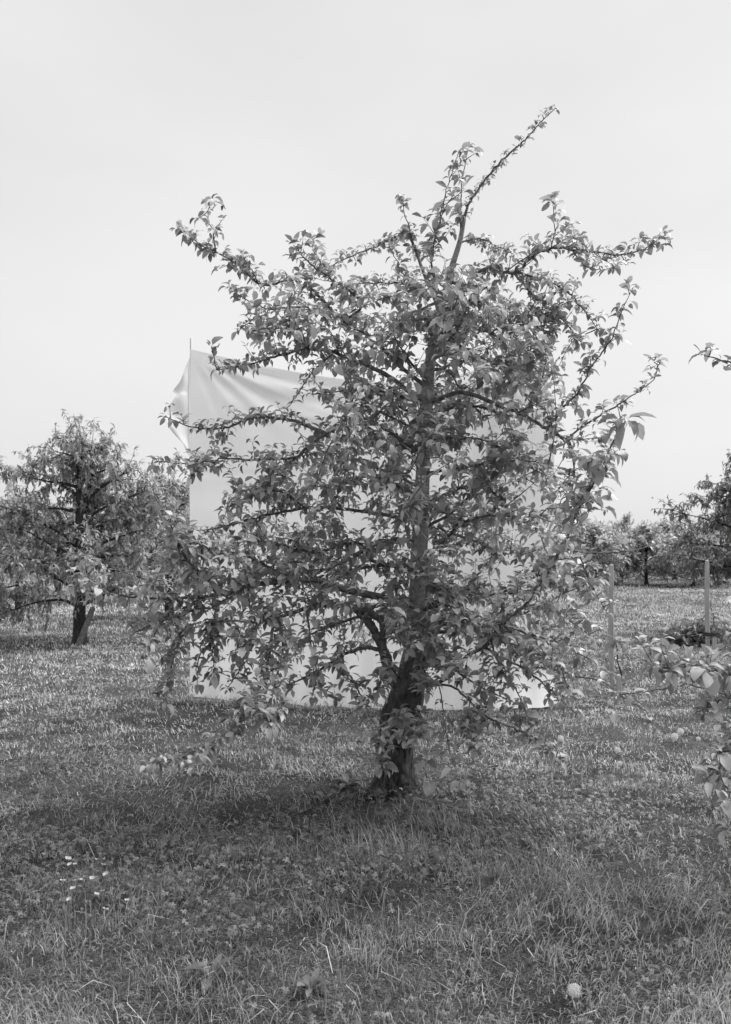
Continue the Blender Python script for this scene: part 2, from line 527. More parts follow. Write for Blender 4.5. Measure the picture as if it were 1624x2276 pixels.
def limb(key, parent, pts, d_end, r0, r1, sp=.05, tw=.1, tl=.15, ls=.074, st=.12, n=4.2, droop=0.0, d_mid=None, root=None, bag=None, base=None, mat=None, name='branch', up=.45, lat=None):
    """one traced limb: pts are plate positions; the depth runs from the parent's to d_end"""
    sp, tw, tl, ls, n = sp * .82, tw * .6, tl * 1.08, ls * .96, n * 1.3
    bag = bag or leaves; root = root or tree; base = BASE if base is None else base
    if parent:
        q = nearest_on(parent, *pts[0]); d0 = q[2]; pts = [(q[0], q[1])] + list(pts[1:])
    else:
        d0 = d_mid
    a = np.array(pts, float)
    s = np.concatenate([[0], np.cumsum(np.linalg.norm(np.diff(a, axis=0), axis=1))]); s /= s[-1]
    dep = d0 + (d_end - d0) * s
    LIMBS[key] = np.column_stack([a, dep])
    path = smooth_path([P(x, y, d) for (x, y), d in zip(pts, dep)], 7)
    wob = np.linspace(0, 1, len(path))
    path = path + (rng.normal(0, .0035, path.shape)) * (wob * (1 - wob) * 4)[:, None]
    seg = np.linalg.norm(np.diff(path, axis=0), axis=1); L = np.concatenate([[0], np.cumsum(seg)]); tot = L[-1]
    rad = r1 + (r0 - r1) * (1 - L / tot) ** .8
    tubes = Tubes(); tubes.add(path, rad * (1 + rng.normal(0, .05, len(path))), 9 if r0 > .012 else 6)
    def at(t):
        x = t * tot; k = min(np.searchsorted(L, x), len(path) - 1); k = max(k, 1)
        f = (x - L[k - 1]) / (L[k] - L[k - 1] + 1e-9)
        return path[k - 1] * (1 - f) + path[k] * f, unit(path[k] - path[k - 1])
    if sp:
        m = int(tot * (1 - st) / sp)
        for k in range(m):
            t = st + (1 - st) * (k + rng.uniform(.1, .9)) / m
            p, tg = at(t)
            c = int(rng.poisson(n))
            if c:
                sd = rng.normal(0, 1, 3); sd = unit(sd - tg * np.dot(sd, tg) + np.array([0, 0, .5]))
                off = rng.uniform(.005, .035)
                if off > .02: tubes.add([p, p + sd * off], [.003, .0022], 5)
                bag.rosette(p + sd * off, min(c, 8), ls, axis=sd * .5)
    if tw:
        m = max(1, int(tot * (1 - st) / tw))
        for k in range(m):
            t = st + (1 - st) * (k + rng.uniform(.05, .95)) / m
            p, tg = at(t)
            sd = rng.normal(0, 1, 3); sd = unit(sd - tg * np.dot(sd, tg))
            d = sd + tg * rng.uniform(.2, .9) + np.array([0, 0, up - droop])
            grow_twig(tubes, bag, p, d, tl * rng.uniform(.35, 1.35) * (1.1 - .45 * t), .0032, ls * rng.uniform(.85, 1.15), droop=droop)
    lat = lat if lat is not None else (1.2 if a[:, 1].mean() > 730 else .5)
    for k in range(int(rng.poisson(lat * tot))):
        t = rng.uniform(max(st, .2), .9); p, tg = at(t)
        sd = np.array([rng.normal(0, .55), rng.choice([-1, 1]) * rng.uniform(.4, 1.2), rng.normal(.15, .45)])
        d = unit(sd + tg * .5); L2 = rng.uniform(.18, .42); pp = p.copy()
        for q in range(5):
            d2 = unit(d + rng.normal(0, .18, 3)); q0 = pp.copy(); pp = pp + d2 * L2 / 5
            tubes.add([q0, pp], [.0045 - .0006 * q, .0039 - .0006 * q], 5)
            bag.rosette(pp, int(rng.poisson(3.4)), ls)
            if rng.uniform() < .7: grow_twig(tubes, bag, pp, unit(rng.normal(0, 1, 3) + np.array([0, 0, up])) + d * .4, tl * rng.uniform(.4, 1.0), .003, ls)
        bag.rosette(pp, 5, ls, axis=d)
    bag.rosette(path[-1], 5, ls, axis=unit(path[-1] - path[-3]) + np.array([0, 0, .25]))
    PENDING.append((key, name, tubes, base, mat or M['limb'], root, path))

# leader shoots
limb('A1', 'trunk', [(1030, 492), (1042, 452), (1068, 415), (1100, 372), (1138, 336), (1172, 305), (1205, 268), (1232, 243)], 5.3, .0085, .002, sp=.028, tw=0, ls=.045, n=4, st=.02, lat=0)
limb('A2', 'trunk', [(966, 640), (958, 590), (975, 500), (992, 420), (1008, 370), (1020, 335)], 5.2, .006, .0015, sp=.08, tw=.2, tl=.1, ls=.085, n=2.2, lat=0)
limb('A3', 'trunk', [(1022, 525), (1024, 450), (1028, 400), (1040, 330)], 5.25, .005, .0015, sp=.08, tw=.2, tl=.08, ls=.08, n=2.2, lat=0)
limb('A4', 'trunk', [(985, 655), (960, 600), (965, 540), (985, 470), (1010, 430)], 5.05, .006, .0015, sp=.07, tw=.14, tl=.13, ls=.09, n=3, lat=0)
# left side, top to bottom
limb('L2', 'trunk', [(975, 690), (935, 590), (915, 535), (900, 515), (870, 532), (833, 549), (768, 574), (735, 592)], 5.7, .012, .002, sp=.04, tw=0.112, tl=.08, ls=.064, n=4.5, st=.35)
limb('L1', 'trunk', [(948, 862), (880, 806), (822, 748), (764, 714), (705, 655), (669, 619), (625, 628), (577, 631), (530, 590), (480, 560), (440, 540), (408, 512)], 5.3, .0135, .002, sp=.05, tw=.085, tl=.11, ls=.074, st=.15)
limb('L3', 'L1', [(764, 714), (803, 682), (785, 655), (738, 622), (688, 585), (652, 545)], 5.1, .009, .002, sp=.05, tw=0.098, tl=.1, ls=.078)
limb('L4', 'trunk', [(985, 655), (930, 632), (870, 630), (780, 630)], 5.8, .009, .002, sp=.045, tw=0.084, tl=.11, ls=.068)
limb('L5', 'L1', [(720, 670), (697, 680), (640, 684), (590, 685), (530, 655), (510, 640)], 5.6, .007, .0018, sp=.05, tw=0.098, tl=.1, ls=.07)
limb('L5b', 'L5', [(600, 685), (585, 700), (560, 712), (530, 735)], 5.5, .004, .0015, sp=.045, tw=.14, tl=.08, ls=.07)
limb('L6', 'trunk', [(945, 900), (860, 835), (760, 790), (690, 776), (620, 790), (550, 810), (482, 823)], 5.25, .016, .002, sp=.045, tw=.1, tl=.13, ls=.076, st=.25, lat=.5)
limb('L6b', 'L6', [(690, 776), (660, 735), (620, 720), (560, 735)], 4.9, .007, .0018, sp=.045, tw=.09, tl=.13, ls=.085)
limb('L6c', 'L6', [(482, 823), (476, 800), (470, 772)], 5.2, .003, .0015, sp=.07, tw=0, ls=.085, n=2, lat=0)
limb('L7', 'L6', [(740, 785), (700, 820), (677, 851), (655, 885), (640, 905)], 5.4, .005, .002, sp=.04, tw=0, ls=.055, n=3.5, lat=0)
limb('L8', 'trunk', [(937, 1050), (895, 990), (862, 997), (836, 975), (815, 935)], 5.1, .012, .003, sp=.06, tw=.1, tl=.12, st=.45)
limb('L8a', 'trunk', [(939, 1010), (862, 960), (791, 929), (722, 963), (665, 1010), (610, 1060), (560, 1095)], 5.2, .016, .003, sp=.05, tw=.09, tl=.15, ls=.076, st=.4)
limb('L8b', 'L8a', [(722, 962), (653, 936), (592, 928), (554, 930), (498, 951), (430, 950), (365, 925)], 5.15, .011, .002, sp=.045, tw=.13, tl=.1, ls=.074, lat=.3)
limb('L8c', 'L8b', [(498, 951), (490, 970), (475, 1000)], 5.15, .005, .002, sp=.04, tw=0, ls=.07, lat=0)
limb('L9', 'L8a', [(655, 1018), (577, 1022), (500, 1020), (424, 1030), (350, 1025)], 5.0, .008, .002, sp=.045, tw=.15, tl=.08, ls=.074, lat=.3)
limb('L9b', 'L9', [(480, 1022), (450, 1040), (420, 1060)], 4.9, .004, .002, sp=.05, tw=.15, tl=.08, ls=.08, lat=0)
limb('L10', 'trunk', [(934, 1160), (830, 1140), (740, 1128), (680, 1130), (603, 1142), (543, 1157), (481, 1174), (405, 1183)], 5.3, .013, .002, sp=.055, tw=.12, tl=.12, ls=.07, st=.25, lat=.6)
limb('L10b', 'L10', [(680, 1130), (620, 1090), (560, 1100), (500, 1130)], 5.0, .007, .002, tw=.08, tl=.13)
limb('L11', 'trunk', [(930, 1262), (836, 1250), (800, 1208), (764, 1212), (703, 1228), (630, 1212), (560, 1202), (500, 1212)], 5.0, .014, .002, tw=.09, tl=.13, ls=.078, st=.3)
limb('L12', 'trunk', [(924, 1345), (820, 1322), (771, 1311), (714, 1292), (668, 1289), (592, 1296), (542, 1306), (489, 1321), (455, 1285), (420, 1248), (388, 1195), (378, 1155)], 4.45, .024, .003, tw=.11, tl=.13, ls=.08, st=.45)
limb('L12b', 'L12', [(489, 1321), (410, 1330), (330, 1328), (250, 1322), (168, 1308)], 4.3, .01, .002, sp=.06, tw=.12, tl=.13, ls=.082)
limb('L12c', 'L12', [(560, 1302), (480, 1345), (400, 1365), (300, 1405)], 4.5, .009, .002, tw=.1, tl=.14, ls=.08)
limb('L12d', 'L12', [(640, 1292), (580, 1250), (500, 1225), (430, 1225)], 4.6, .009, .002, tw=.09, tl=.14, ls=.08)
limb('F0', 'trunk', [(905, 1552), (868, 1500), (850, 1440), (828, 1395), (802, 1365), (780, 1348)], 5.25, .042, .018, sp=0, tw=.2, tl=.1, st=.6, up=.2, lat=0)
limb('F0b', 'trunk', [(924, 1352), (880, 1342), (840, 1345), (815, 1362), (800, 1395)], 5.1, .018, .008, sp=0, tw=.25, tl=.1, st=.3, lat=0)
limb('L13', 'F0', [(850, 1440), (848, 1385), (815, 1360), (760, 1345), (718, 1345), (680, 1353), (600, 1376), (573, 1388), (550, 1426), (520, 1455)], 4.7, .02, .003, tw=.1, tl=.14, ls=.078, st=.25)
limb('L14', 'L13', [(580, 1385), (500, 1380), (430, 1395), (395, 1430), (380, 1490), (366, 1560)], 4.6, .007, .002, sp=.045, tw=0.12, tl=.1, ls=.085, droop=.6, lat=.6)
limb('L15', 'L13', [(610, 1372), (600, 1430), (585, 1510), (539, 1594), (489, 1636), (413, 1678), (328, 1697)], 4.1, .009, .002, sp=.07, tw=0.1, tl=.12, ls=.085, n=4.2, droop=.5, lat=.3)
limb('L15b', 'L14', [(470, 1385), (448, 1430), (440, 1480), (438, 1520)], 4.9, .005, .002, sp=.05, tw=0, ls=.08, n=3, lat=0)
limb('L15c', 'L13', [(560, 1405), (548, 1450), (525, 1500), (505, 1530)], 4.9, .005, .002, sp=.05, tw=.2, tl=.09, ls=.085, n=3.5, droop=.5, lat=.3)
limb('L16', 'F0', [(848, 1450), (829, 1441), (798, 1442), (760, 1457), (733, 1476), (676, 1507), (642, 1520)], 5.0, .013, .003, sp=.06, tw=.11, tl=.12, ls=.074, st=.3, n=3.5, lat=.6)
limb('L17', 'F0', [(805, 1368), (740, 1390), (690, 1410), (640, 1470)], 5.5, .009, .002, tw=.11, tl=.12, ls=.072, lat=.5)
limb('L18', 'L16', [(760, 1457), (770, 1500), (800, 1540), (820, 1590), (845, 1630)], 4.8, .006, .002, sp=.055, tw=.15, tl=.1, ls=.082, droop=.4, lat=0)
limb('L19', 'L13', [(680, 1353), (690, 1420), (702, 1490), (694, 1545)], 4.9, .006, .002, sp=.05, tw=.2, tl=.08, ls=.08, n=3, droop=.6, lat=0)
limb('L20', 'L13', [(620, 1370), (628, 1440), (612, 1520), (622, 1585)], 4.5, .006, .002, sp=.05, tw=0.1, tl=.09, ls=.085, n=4.4, droop=.6, lat=0)
limb('L21', 'L12c', [(420, 1360), (352, 1400), (330, 1450)], 4.4, .005, .002, sp=.05, tw=0.1, tl=.1, ls=.085, n=4.4, droop=.5, lat=0)
limb('L22', 'L12c', [(480, 1345), (470, 1420), (478, 1500)], 4.8, .005, .002, sp=.045, tw=0.1, tl=.09, ls=.08, n=4.4, droop=.6, lat=0)
limb('L23', 'L15', [(585, 1510), (560, 1560), (600, 1610)], 4.3, .005, .002, sp=.04, tw=0.08, tl=.1, ls=.09, n=4.6, droop=.5, lat=0)
# right side
limb('R2', 'trunk', [(980, 680), (1020, 640), (1047, 621), (1081, 596), (1111, 603), (1150, 605), (1178, 572), (1225, 553), (1293, 557), (1378, 566), (1430, 553), (1475, 525)], 5.35, .0125, .002, sp=.045, tw=.085, tl=.11, ls=.07, st=.15)
limb('R3', 'trunk', [(1022, 540), (1064, 530), (1100, 545), (1142, 565)], 5.6, .006, .002, sp=.04, tw=0.091, tl=.08, ls=.066)
limb('R3b', 'R2', [(1225, 553), (1232, 510), (1228, 447)], 5.3, .004, .0015, sp=.055, tw=.15, tl=.07, ls=.08, n=2.5)
limb('R3c', 'R2', [(1270, 557), (1300, 590), (1340, 600), (1370, 590)], 5.2, .004, .0015, sp=.05, tw=.15, tl=.07, ls=.075, n=3)
limb('R4', 'R2', [(1150, 605), (1200, 621), (1250, 642), (1297, 689), (1327, 731)], 5.7, .008, .002, sp=.045, tw=0.091, tl=.1, ls=.068)
limb('R4b', 'R2', [(1140, 606), (1170, 640), (1210, 680), (1245, 705), (1290, 760)], 5.2, .008, .002, sp=.045, tw=0.070, tl=.12, ls=.074)
limb('R5', 'trunk', [(966, 748), (996, 736), (1047, 732), (1089, 740), (1123, 766), (1153, 804), (1178, 834)], 5.7, .011, .002, sp=.06, tw=0.077, tl=.12, ls=.07, st=.25)
limb('R5b', 'R5', [(1089, 740), (1130, 720), (1180, 725), (1230, 740)], 5.3, .006, .002, tw=.09, tl=.12, ls=.078)
limb('R5c', 'trunk', [(960, 780), (1020, 770), (1080, 800), (1150, 815), (1210, 790)], 5.0, .009, .002, tw=.1, tl=.12, ls=.078, st=.25)
limb('R7', 'trunk', [(946, 900), (1025, 872), (1109, 903), (1151, 918), (1212, 952), (1257, 979), (1272, 1000), (1276, 1050), (1270, 1100)], 5.1, .015, .003, sp=.06, tw=.13, tl=.11, ls=.072, st=.35, lat=.8)
limb('R6', 'R7', [(1195, 940), (1218, 948), (1250, 908), (1290, 862), (1320, 805), (1360, 752), (1380, 695), (1403, 647)], 5.0, .007, .0015, sp=.045, tw=.15, tl=.08, ls=.078, n=3.8, st=.1, lat=0)
limb('R6b', 'R7', [(1151, 918), (1177, 899), (1204, 845), (1216, 765), (1228, 690)], 5.4, .006, .0015, sp=.05, tw=0.084, tl=.09, ls=.075, lat=.4)
limb('R6c', 'R7', [(1090, 895), (1130, 850), (1150, 810)], 5.6, .004, .0015, sp=.05, tw=.12, tl=.09, ls=.068)
limb('R7b', 'trunk', [(944, 925), (1028, 903), (1090, 910), (1130, 940), (1150, 1000), (1160, 1060)], 5.8, .012, .002, sp=.055, tw=.1, tl=.13, ls=.068, st=.3)
limb('R8', 'R7', [(1257, 976), (1299, 945), (1357, 910), (1410, 876), (1452, 843), (1463, 800)], 5.0, .006, .0015, sp=.05, tw=.2, tl=.06, ls=.068, n=3, lat=0)
limb('R10', 'trunk', [(936, 1128), (987, 1101), (1040, 1080), (1078, 1074), (1116, 1120), (1160, 1165)], 5.6, .015, .002, tw=.1, tl=.13, ls=.07, st=.2)
limb('R10b', 'R10', [(1040, 1080), (1090, 1040), (1150, 1030), (1220, 1060)], 5.0, .008, .002, tw=.09, tl=.13, ls=.076)
limb('R11', 'trunk', [(928, 1290), (945, 1250), (1002, 1185), (1060, 1150), (1130, 1148), (1195, 1150)], 4.95, .013, .002, tw=.1, tl=.13, ls=.076, st=.3)
limb('R11b', 'R11', [(1002, 1185), (1060, 1205), (1120, 1230), (1180, 1225)], 5.3, .008, .002, tw=.09, tl=.13, ls=.072)
limb('R9', 'trunk', [(912, 1535), (990, 1510), (1036, 1460), (1074, 1437), (1112, 1391), (1162, 1349), (1211, 1277), (1250, 1216), (1288, 1132), (1318, 1078), (1364, 979), (1390, 935)], 3.35, .0125, .0022, sp=.06, tw=.14, tl=.12, ls=.075, st=.25, n=3.4, lat=.7)
limb('R9b', 'R9', [(1318, 1078), (1300, 1120), (1330, 1090)], 3.9, .003, .0015, sp=.04, tw=0, ls=.07)
limb('R12', 'R9', [(1250, 1216), (1290, 1226), (1350, 1228), (1400, 1224), (1440, 1215), (1480, 1205)], 4.4, .006, .0015, sp=.12, tw=0, ls=.07, n=2.2, lat=0)
limb('R12b', 'R12', [(1284, 1225), (1307, 1284), (1326, 1322), (1350, 1365)], 4.6, .004, .0015, sp=.07, tw=.16, tl=.07, ls=.066, n=2.6, lat=0)
limb('R12c', 'R9', [(1162, 1349), (1210, 1345), (1260, 1375), (1320, 1420)], 4.7, .006, .0015, sp=.06, tw=0.1, tl=.1, ls=.072, n=4.2, lat=.2)
limb('R13', 'R9', [(1112, 1391), (1147, 1400), (1212, 1421), (1269, 1444), (1312, 1466)], 4.8, .007, .002, sp=.06, tw=0.09, tl=.11, ls=.072, n=4.4, lat=.4)
limb('R14', 'R9', [(1074, 1437), (1116, 1460), (1174, 1494), (1231, 1540), (1285, 1592)], 4.9, .008, .002, sp=.05, tw=0.09, tl=.11, ls=.074, lat=.4)
limb('R14b', 'R14', [(1174, 1494), (1212, 1483), (1296, 1506), (1353, 1499)], 4.8, .005, .0018, sp=.07, tw=.2, tl=.08, ls=.07, n=2.5, lat=0)
limb('R14c', 'R14b', [(1296, 1506), (1334, 1512), (1371, 1543), (1361, 1578)], 4.6, .004, .0018, sp=.09, tw=0, ls=.08, n=2.5, lat=0)
limb('R14d', 'R9', [(1050, 1455), (1100, 1420), (1160, 1440), (1230, 1470)], 4.4, .008, .002, tw=.09, tl=.13, ls=.08)
limb('R15', 'trunk', [(908, 1530), (993, 1523), (1044, 1557), (1075, 1590), (1149, 1622), (1200, 1650), (1245, 1690)], 4.6, .009, .002, sp=.07, tw=0.11, tl=.1, ls=.078, st=.35, n=4.2, droop=.3, lat=.2)
limb('R15b', 'R15', [(975, 1522), (983, 1560), (990, 1615), (1003, 1683), (1023, 1737)], 4.5, .004, .0015, sp=.07, tw=0, ls=.082, n=2.6, droop=.6, lat=0)
limb('R15c', 'R15', [(1060, 1575), (1071, 1560), (1078, 1520), (1091, 1489)], 4.7, .003, .0015, sp=.045, tw=0, ls=.062, n=2.6, lat=0)
limb('R16', 'trunk', [(925, 1370), (985, 1330), (1060, 1310), (1130, 1320), (1200, 1310)], 5.5, .013, .002, tw=.09, tl=.13, ls=.07, st=.2)
limb('R17', 'trunk', [(924, 1400), (960, 1400), (1010, 1380), (1060, 1390), (1110, 1400)], 5.0, .01, .002, tw=.1, tl=.12, ls=.076, st=.25)
limb('R18', 'trunk', [(915, 1490), (950, 1460), (985, 1450), (1000, 1490)], 4.7, .008, .002, tw=.09, tl=.12, ls=.085, st=.3)
limb('R19', 'R9', [(1090, 1420), (1110, 1480), (1150, 1540), (1175, 1600)], 4.8, .006, .002, sp=.05, tw=0.1, tl=.09, ls=.08, n=4.4, droop=.5, lat=0)
limb('R20', 'R15', [(1044, 1557), (1040, 1610), (1060, 1660)], 4.6, .004, .002, sp=.05, tw=0.1, tl=.08, ls=.085, n=4.4, droop=.5, lat=0)
limb('R21', 'R13', [(1212, 1421), (1240, 1470), (1262, 1530)], 4.7, .005, .002, sp=.05, tw=0.1, tl=.09, ls=.076, n=4.4, droop=.5, lat=0)
# shoots in front of the trunk
limb('T1', 'trunk', [(900, 1560), (880, 1590), (900, 1620), (895, 1640)], 5.0, .005, .002, sp=.045, tw=.13, tl=.07, ls=.095, n=4.6, st=.35, lat=0)
limb('T2', 'trunk', [(895, 1580), (915, 1650), (935, 1690), (950, 1735)], 5.0, .004, .0015, sp=.07, tw=0, ls=.09, n=4.6, st=.35, lat=0)
limb('T3', 'trunk', [(922, 1430), (930, 1470), (950, 1510), (940, 1540)], 4.9, .005, .002, sp=.05, tw=.12, tl=.09, ls=.09, n=4.6, st=.35, lat=0)
limb('T5', 'trunk', [(888, 1600), (868, 1630), (856, 1665), (846, 1700)], 5.0, .004, .0015, sp=.06, tw=.16, tl=.07, ls=.09, n=3.6, st=.35, lat=0)
limb('T6', 'trunk', [(900, 1570), (925, 1600), (930, 1640)], 5.0, .004, .0015, sp=.05, tw=.14, tl=.08, ls=.09, n=4, st=.35, lat=0)
limb('T4', 'trunk', [(915, 1500), (870, 1480), (850, 1500), (840, 1540)], 4.9, .005, .002, sp=.05, tw=.13, tl=.09, ls=.085, n=4.6, st=.35, lat=0)

for k, (x, y, dx, dy) in enumerate([(948, 905, -20, 60), (945, 930, 30, 55), (942, 975, 5, 45), (940, 1000, -30, 50), (936, 1120, 10, 40), (934, 1140, -40, 20), (930, 1255, 25, 45), (930, 1270, -30, 40),
                                    (925, 1380, 20, 60), (924, 1370, -25, 70), (962, 770, 25, 20), (975, 700, -25, 30), (990, 650, 20, 30), (1000, 610, -25, 25), (922, 1420, 40, 30), (926, 1350, -60, 20)]):
    limb('S%d' % k, 'trunk', [(x, y), (x + dx * .5, y - 6 + dy * .2), (x + dx, y + dy)], rng.uniform(4.85, 5.15), .006, .002, sp=.05, tw=.12, tl=.12, ls=.088, n=3.4, st=.3, lat=0)
# limbs that run towards and away from the camera
def fill_limb(z, az, length, rise, ls, k):
    t = np.argmin(abs(tp[:, 2] - z)); p = tp[t, :3].copy()
    d = np.array([math.cos(az), math.sin(az), rise]); d = unit(d)
    path = [p.copy()]; m = 9
    for i in range(m):
        d = unit(d + rng.normal(0, .12, 3) + np.array([0, 0, -.03]))
        p = p + d * length / m; path.append(p.copy())
    path = np.array(path)
    tubes = Tubes(); tubes.add(path, np.linspace(.011, .002, len(path)), 7)
    n = int(length / .055)
    for i in range(n):
        f = .2 + .8 * (i + rng.uniform()) / n
        q = path[min(int(f * m), m - 1)] + rng.normal(0, .015, 3)
        leaves.rosette(q, int(rng.poisson(3.6)) + 1, ls)
    n = int(length / .09)
    for i in range(n):
        f = .2 + .8 * (i + rng.uniform()) / n
        sd = rng.normal(0, 1, 3); sd[2] += .5
        grow_twig(tubes, leaves, path[min(int(f * m), m - 1)], unit(sd) + d * .5, .14 * rng.uniform(.5, 1.3), .0032, ls)
    PENDING.append(('fill', 'branch', tubes, BASE, M['limb'], tree, path))
zz = np.linspace(.8, 3.1, 34)
for k, z in enumerate(zz):
    front = k % 2 == 0
    az = (-math.pi / 2 if front else math.pi / 2) + rng.choice([-1, 1]) * rng.uniform(.2, 1.15)
    length = (1.15 - .28 * (z - .85)) * rng.uniform(.7, 1.1)
    fill_limb(z, az, length, rng.uniform(.05, .4), .082 if front else .078, k)
# finer side twigs that fill the crown between the limbs
HULL = np.array([(960, 610), (1100, 640), (1220, 720), (1255, 850), (1180, 950), (1240, 1060), (1285, 1200), (1265, 1350), (1250, 1480), (1000, 1490), (870, 1430), (700, 1405), (560, 1440), (400, 1400),
                 (300, 1335), (400, 1220), (520, 1205), (560, 1100), (640, 1020), (730, 950), (770, 880), (700, 800), (620, 745), (740, 670), (860, 640)], float)
def in_hull(x, y):
    c = False; n = len(HULL)
    for a in range(n):
        (x1, y1), (x2, y2) = HULL[a], HULL[a - 1]
        if (y1 > y) != (y2 > y) and x < (x2 - x1) * (y - y1) / (y2 - y1) + x1: c = not c
    return c
allp = np.vstack([p[6] for p in PENDING]); own = np.concatenate([np.full(len(p[6]), k) for k, p in enumerate(PENDING)])
got = []
for tries in range(9000):
    if len(got) >= 340: break
    x, y = rng.uniform(300, 1285), rng.uniform(610, 1490)
    if not in_hull(x, y): continue
    d = 5.45 + np.clip(rng.normal(0, .42), -.95, .9)
    q = P(x, y, d)
    if got and np.min(np.linalg.norm(np.array(got) - q, axis=1)) < .085: continue
    dist = np.linalg.norm(allp - q, axis=1); k = int(np.argmin(dist))
    if dist[k] > .5 or dist[k] < .05: continue
    got.append(q); a = allp[k]; tb = PENDING[own[k]][2]
    mid = (a + q) / 2 + rng.normal(0, .02, 3) + np.array([0, 0, .03])
    pth = smooth_path([a, mid, q], 5); tb.add(pth, np.linspace(.0042, .0016, len(pth)), 5)
    for f in np.arange(.3, 1, .035 / max(dist[k], .07)):
        leaves.rosette(pth[int(f * (len(pth) - 1))], int(rng.poisson(2.8)), .078)
    leaves.rosette(q, int(rng.integers(5, 9)), .084, axis=unit(q - a) * .5)
    if rng.uniform() < .5: grow_twig(tb, leaves, q, unit(q - a) + rng.normal(0, .5, 3) + np.array([0, 0, .5]), rng.uniform(.06, .16), .0022, .085, per=1.6)
flush_limbs()
# the large-leaved shoot tip nearest the camera
tipq = P(1390, 935, 3.35)
for k in range(8): leaves.add(tipq + rng.normal(0, .008, 3), np.array([math.cos(k * 2.4), math.sin(k * 2.4) * .5, rng.uniform(-.8, .6)]), rng.uniform(.09, .125), tone=.15)
# the stem shows between the leaf tiers
for lo, hi in [(795, 860), (1015, 1105), (1150, 1245), (1295, 1350)]:
    for k in range(len(leaves.p) - 1, -1, -1):
        p = leaves.p[k]
        if p[1] > 5.47: continue
        y = HY - (p[2] - CH) / p[1] * FPX
        if lo - 12 < y < hi:
            x = CX + p[0] / p[1] * FPX; tx = np.interp(y, LIMBS['trunk'][::-1, 1], LIMBS['trunk'][::-1, 0])
            if abs(x - tx) < 34 and rng.uniform() < .85:
                for L in (leaves.p, leaves.R, leaves.s, leaves.k, leaves.tone): del L[k]
apple_single = single_leaf_meshes(APPLE, M['leaf'], 'leaf')
n_main = len(leaves.p)
finish_leaves(leaves, tree, BASE, M['leaf'], apple_single, 300)

# ------------------------------------------------------------------ neighbouring apple tree just outside the frame on the right
NB = np.array([2.75, 4.1, float(ground_z(2.75, 4.1)) - .03])
ntree = thing('apple_tree', NB, 'neighbouring apple tree, its leafy twigs reaching in at the right edge', 'tree')
nl = Leaves(APPLE)
ntp = smooth_path([[2.75, 4.1, NB[2], .14], [2.74, 4.12, .4, .1], [2.72, 4.15, 1.2, .085], [2.76, 4.1, 2.2, .06], [2.72, 4.1, 3.3, .03], [2.75, 4.1, 4.0, .008]], 10)
nv_, nq_ = bark_tube(ntp[:, :3], ntp[:, 3], 32, np.clip(1 - np.linspace(0, 1, len(ntp)) * 2, .1, 1), 3.0)
link('trunk', make_mesh('trunk', nv_ - NB, nq_), M['bark'], ntree)
LIMBS['ntrunk'] = np.array([[CX + p[0] / p[1] * FPX, HY - (p[2] - CH) / p[1] * FPX, p[1]] for p in ntp])
nk = dict(root=ntree, bag=nl, base=NB)
limb('N1', 'ntrunk', [(2150, 1050), (1950, 950), (1780, 880), (1690, 835), (1620, 805), (1565, 790)], 4.0, .014, .002, sp=.07, tw=.25, tl=.06, ls=.075, n=3.0, st=.6, lat=0, **nk)
limb('N2', 'ntrunk', [(2150, 1350), (1900, 1450), (1750, 1500), (1640, 1488), (1540, 1490), (1450, 1480)], 3.7, .014, .002, sp=.06, tw=.075, tl=.12, ls=.09, n=5, st=.4, lat=1.6, **nk)
limb('N3', 'N2', [(1760, 1498), (1640, 1545), (1534, 1523), (1480, 1530), (1425, 1538), (1375, 1545)], 4.3, .006, .0018, sp=.13, tw=.3, tl=.08, ls=.075, n=2.4, st=.1, droop=.3, lat=0, **nk)
limb('N3b', 'N3', [(1376, 1545), (1410, 1565), (1440, 1585), (1440, 1612)], 4.2, .003, .0015, sp=.1, tw=0, ls=.075, n=2.2, lat=0, **nk)
limb('N4', 'N2', [(1760, 1500), (1680, 1560), (1640, 1620), (1615, 1680), (1580, 1732)], 3.5, .007, .0018, sp=.07, tw=.075, tl=.1, ls=.09, n=5, droop=.4, lat=1.6, **nk)
limb('N5', 'N2', [(1780, 1492), (1680, 1530), (1600, 1560), (1560, 1580)], 3.8, .006, .0018, sp=.06, tw=.075, tl=.1, ls=.09, n=5, lat=1.6, **nk)
for k in range(26):
    z = .8 + k * .12; az = k * 2.4
    if math.cos(az) < -.55 and 1.0 < z < 2.6: az += math.pi
    d = np.array([math.cos(az), math.sin(az), .3]); p = ntp[np.argmin(abs(ntp[:, 2] - z)), :3].copy()
    length = 1.25 - .22 * (z - .8); path = [p.copy()]
    for i in range(8):
        d = unit(d + rng.normal(0, .12, 3) + np.array([0, 0, -.03])); p = p + d * length / 8; path.append(p.copy())
    path = np.array(path); tb = Tubes(); tb.add(path, np.linspace(.013, .002, 9), 6)
    for i in range(14):
        sd = rng.normal(0, 1, 3); sd[2] += .4
        grow_twig(tb, nl, path[rng.integers(2, 9)], unit(sd), .2 * rng.uniform(.5, 1.3), .003, .085, per=1.5)
    link('branch', tb.mesh('branch', NB), M['limb'], ntree)
flush_limbs()
finish_leaves(nl, ntree, NB, M['leaf'], apple_single, 200)

